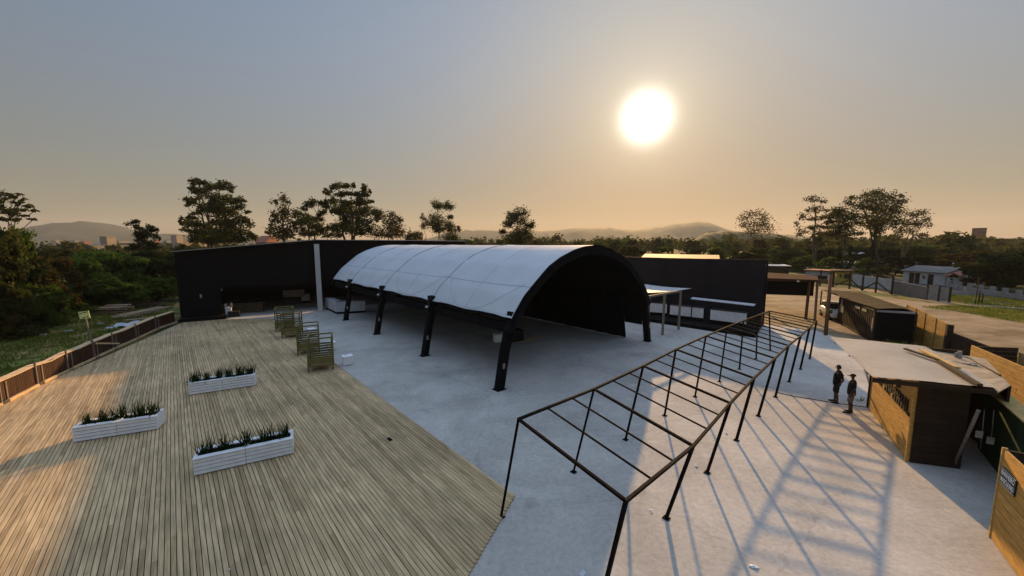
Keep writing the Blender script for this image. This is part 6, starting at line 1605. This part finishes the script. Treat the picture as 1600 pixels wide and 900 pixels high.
# wood edge behind the hoarding and tent, and beyond the road
wood = []
rw = random.Random(21)
for i in range(26): wood.append((rw.uniform(715, 1255), rw.uniform(371, 376), rw.uniform(150, 210), rw.uniform(11, 20), 1))
for i in range(12): wood.append((rw.uniform(960, 1260), rw.uniform(380, 390), rw.uniform(95, 125), rw.uniform(14, 24), 0))
wood.sort()
for i, (x, yt, Y, hw, far) in enumerate(wood):
    plain_tree('wood_tree', 'low round tree of the wood behind the hoarding, %s from the left' % ORD[i], x, yt, Y=Y, half=hw, key='r%d' % rw.randrange(5), lm=rw.choice([0, 1, 1, 3, 2]) , group='trees of the wood behind the hoarding', clear=.08)
right = [(1258,398,104,26,'r0',1),(1232,392,112,26,'r1',2),(1285,386,112,30,'r2',2),(1300,398,92,18,'r3',1),(1340,384,118,30,'r4',2),(1352,402,96,16,'r0',1),(1384,386,112,32,'r1',2),(1404,398,92,22,'r2',2),(1420,382,125,34,'r3',2),(1442,380,135,30,'r4',1),(1446,398,96,24,'r1',2),(1470,386,120,30,'r0',0),(1478,404,90,22,'r2',3),(1500,392,104,28,'r3',3),(1512,408,82,24,'r4',0),(1528,390,96,34,'r1',3),(1546,404,78,26,'r0',1),(1570,392,84,38,'r2',2),(1590,388,92,40,'r3',2),(1612,395,76,40,'r4',2),(1556,412,68,30,'r1',2),(1592,410,66,34,'r2',2),(1386,414,84,14,'r3',3),(1524,424,72,20,'r4',3),(1500,424,76,14,'r0',3),(1640,390,70,50,'r1',2),(1572,396,60,42,'r3',2),(1520,410,64,20,'r2',3)]
right.sort()
for i, (x, yt, Y, hw, kk, lm) in enumerate(right):
    plain_tree('leafy_tree', 'dense leafy tree beyond the road on the right, %s from the left' % ORD[i], x, yt, Y=Y, half=hw, key=kk, lm=lm, group='leafy trees beyond the road', clear=.10)
for i, (x, yt, Y, hw) in enumerate(((1313, 386, 88, 8), (1331, 384, 90, 8.5), (1364, 380, 86, 9))):
    plain_tree('cypress', '%s of the three dark narrow conifers behind the timber rails, from the left' % ORD[i], x, yt, Y=Y, half=hw, key='c%d' % (i % 2), lm=2, group='dark conifers', clear=.02)
for i, (x, yt, Y, hw) in enumerate(((1276, 418, 92, 16), (1345, 420, 88, 14), (1240, 412, 118, 14), (1218, 408, 124, 16), (1380, 428, 84, 10), (1150, 405, 105, 16))):
    plain_tree('green_shrub', 'bright green shrub before the far wood, %s in the row' % ORD[i], x, yt, Y=Y, half=hw, key='r%d' % (i % 5), lm=1, group='bright green shrubs before the wood', clear=.0, cat='shrub')
# far woodland that reads as one mass
def woodland(name, spans, label):
    P = []
    for (x0, x1, Y0, Y1, n, h0, h1) in spans:
        for _ in range(n):
            px = rw.uniform(x0, x1); Y = rw.uniform(Y0, Y1); g = aty(px, 384, Y); h = rw.uniform(h0, h1); r = h * rw.uniform(.45, .75)
            q = pad_points((g.x, Y, h * .55), (r, r, h * .5), 150); q[:, 2] = np.maximum(q[:, 2], 0); P.append(q)
    me = leaves_mesh(name, np.concatenate(P), 1.1); o = link_mesh(name, me, LEAF[0]); tag(o, label, 'woodland', kind='stuff')
woodland('woodland', [(700, 1500, 210, 420, 420, 8, 13), (1200, 1700, 130, 300, 260, 7, 11)], 'distant woodland beyond the hoarding and the road')
woodland('woodland', [(-60, 420, 95, 330, 300, 4, 7.5), (420, 720, 120, 300, 160, 5, 8)], 'distant scrub wood beyond the left thicket')
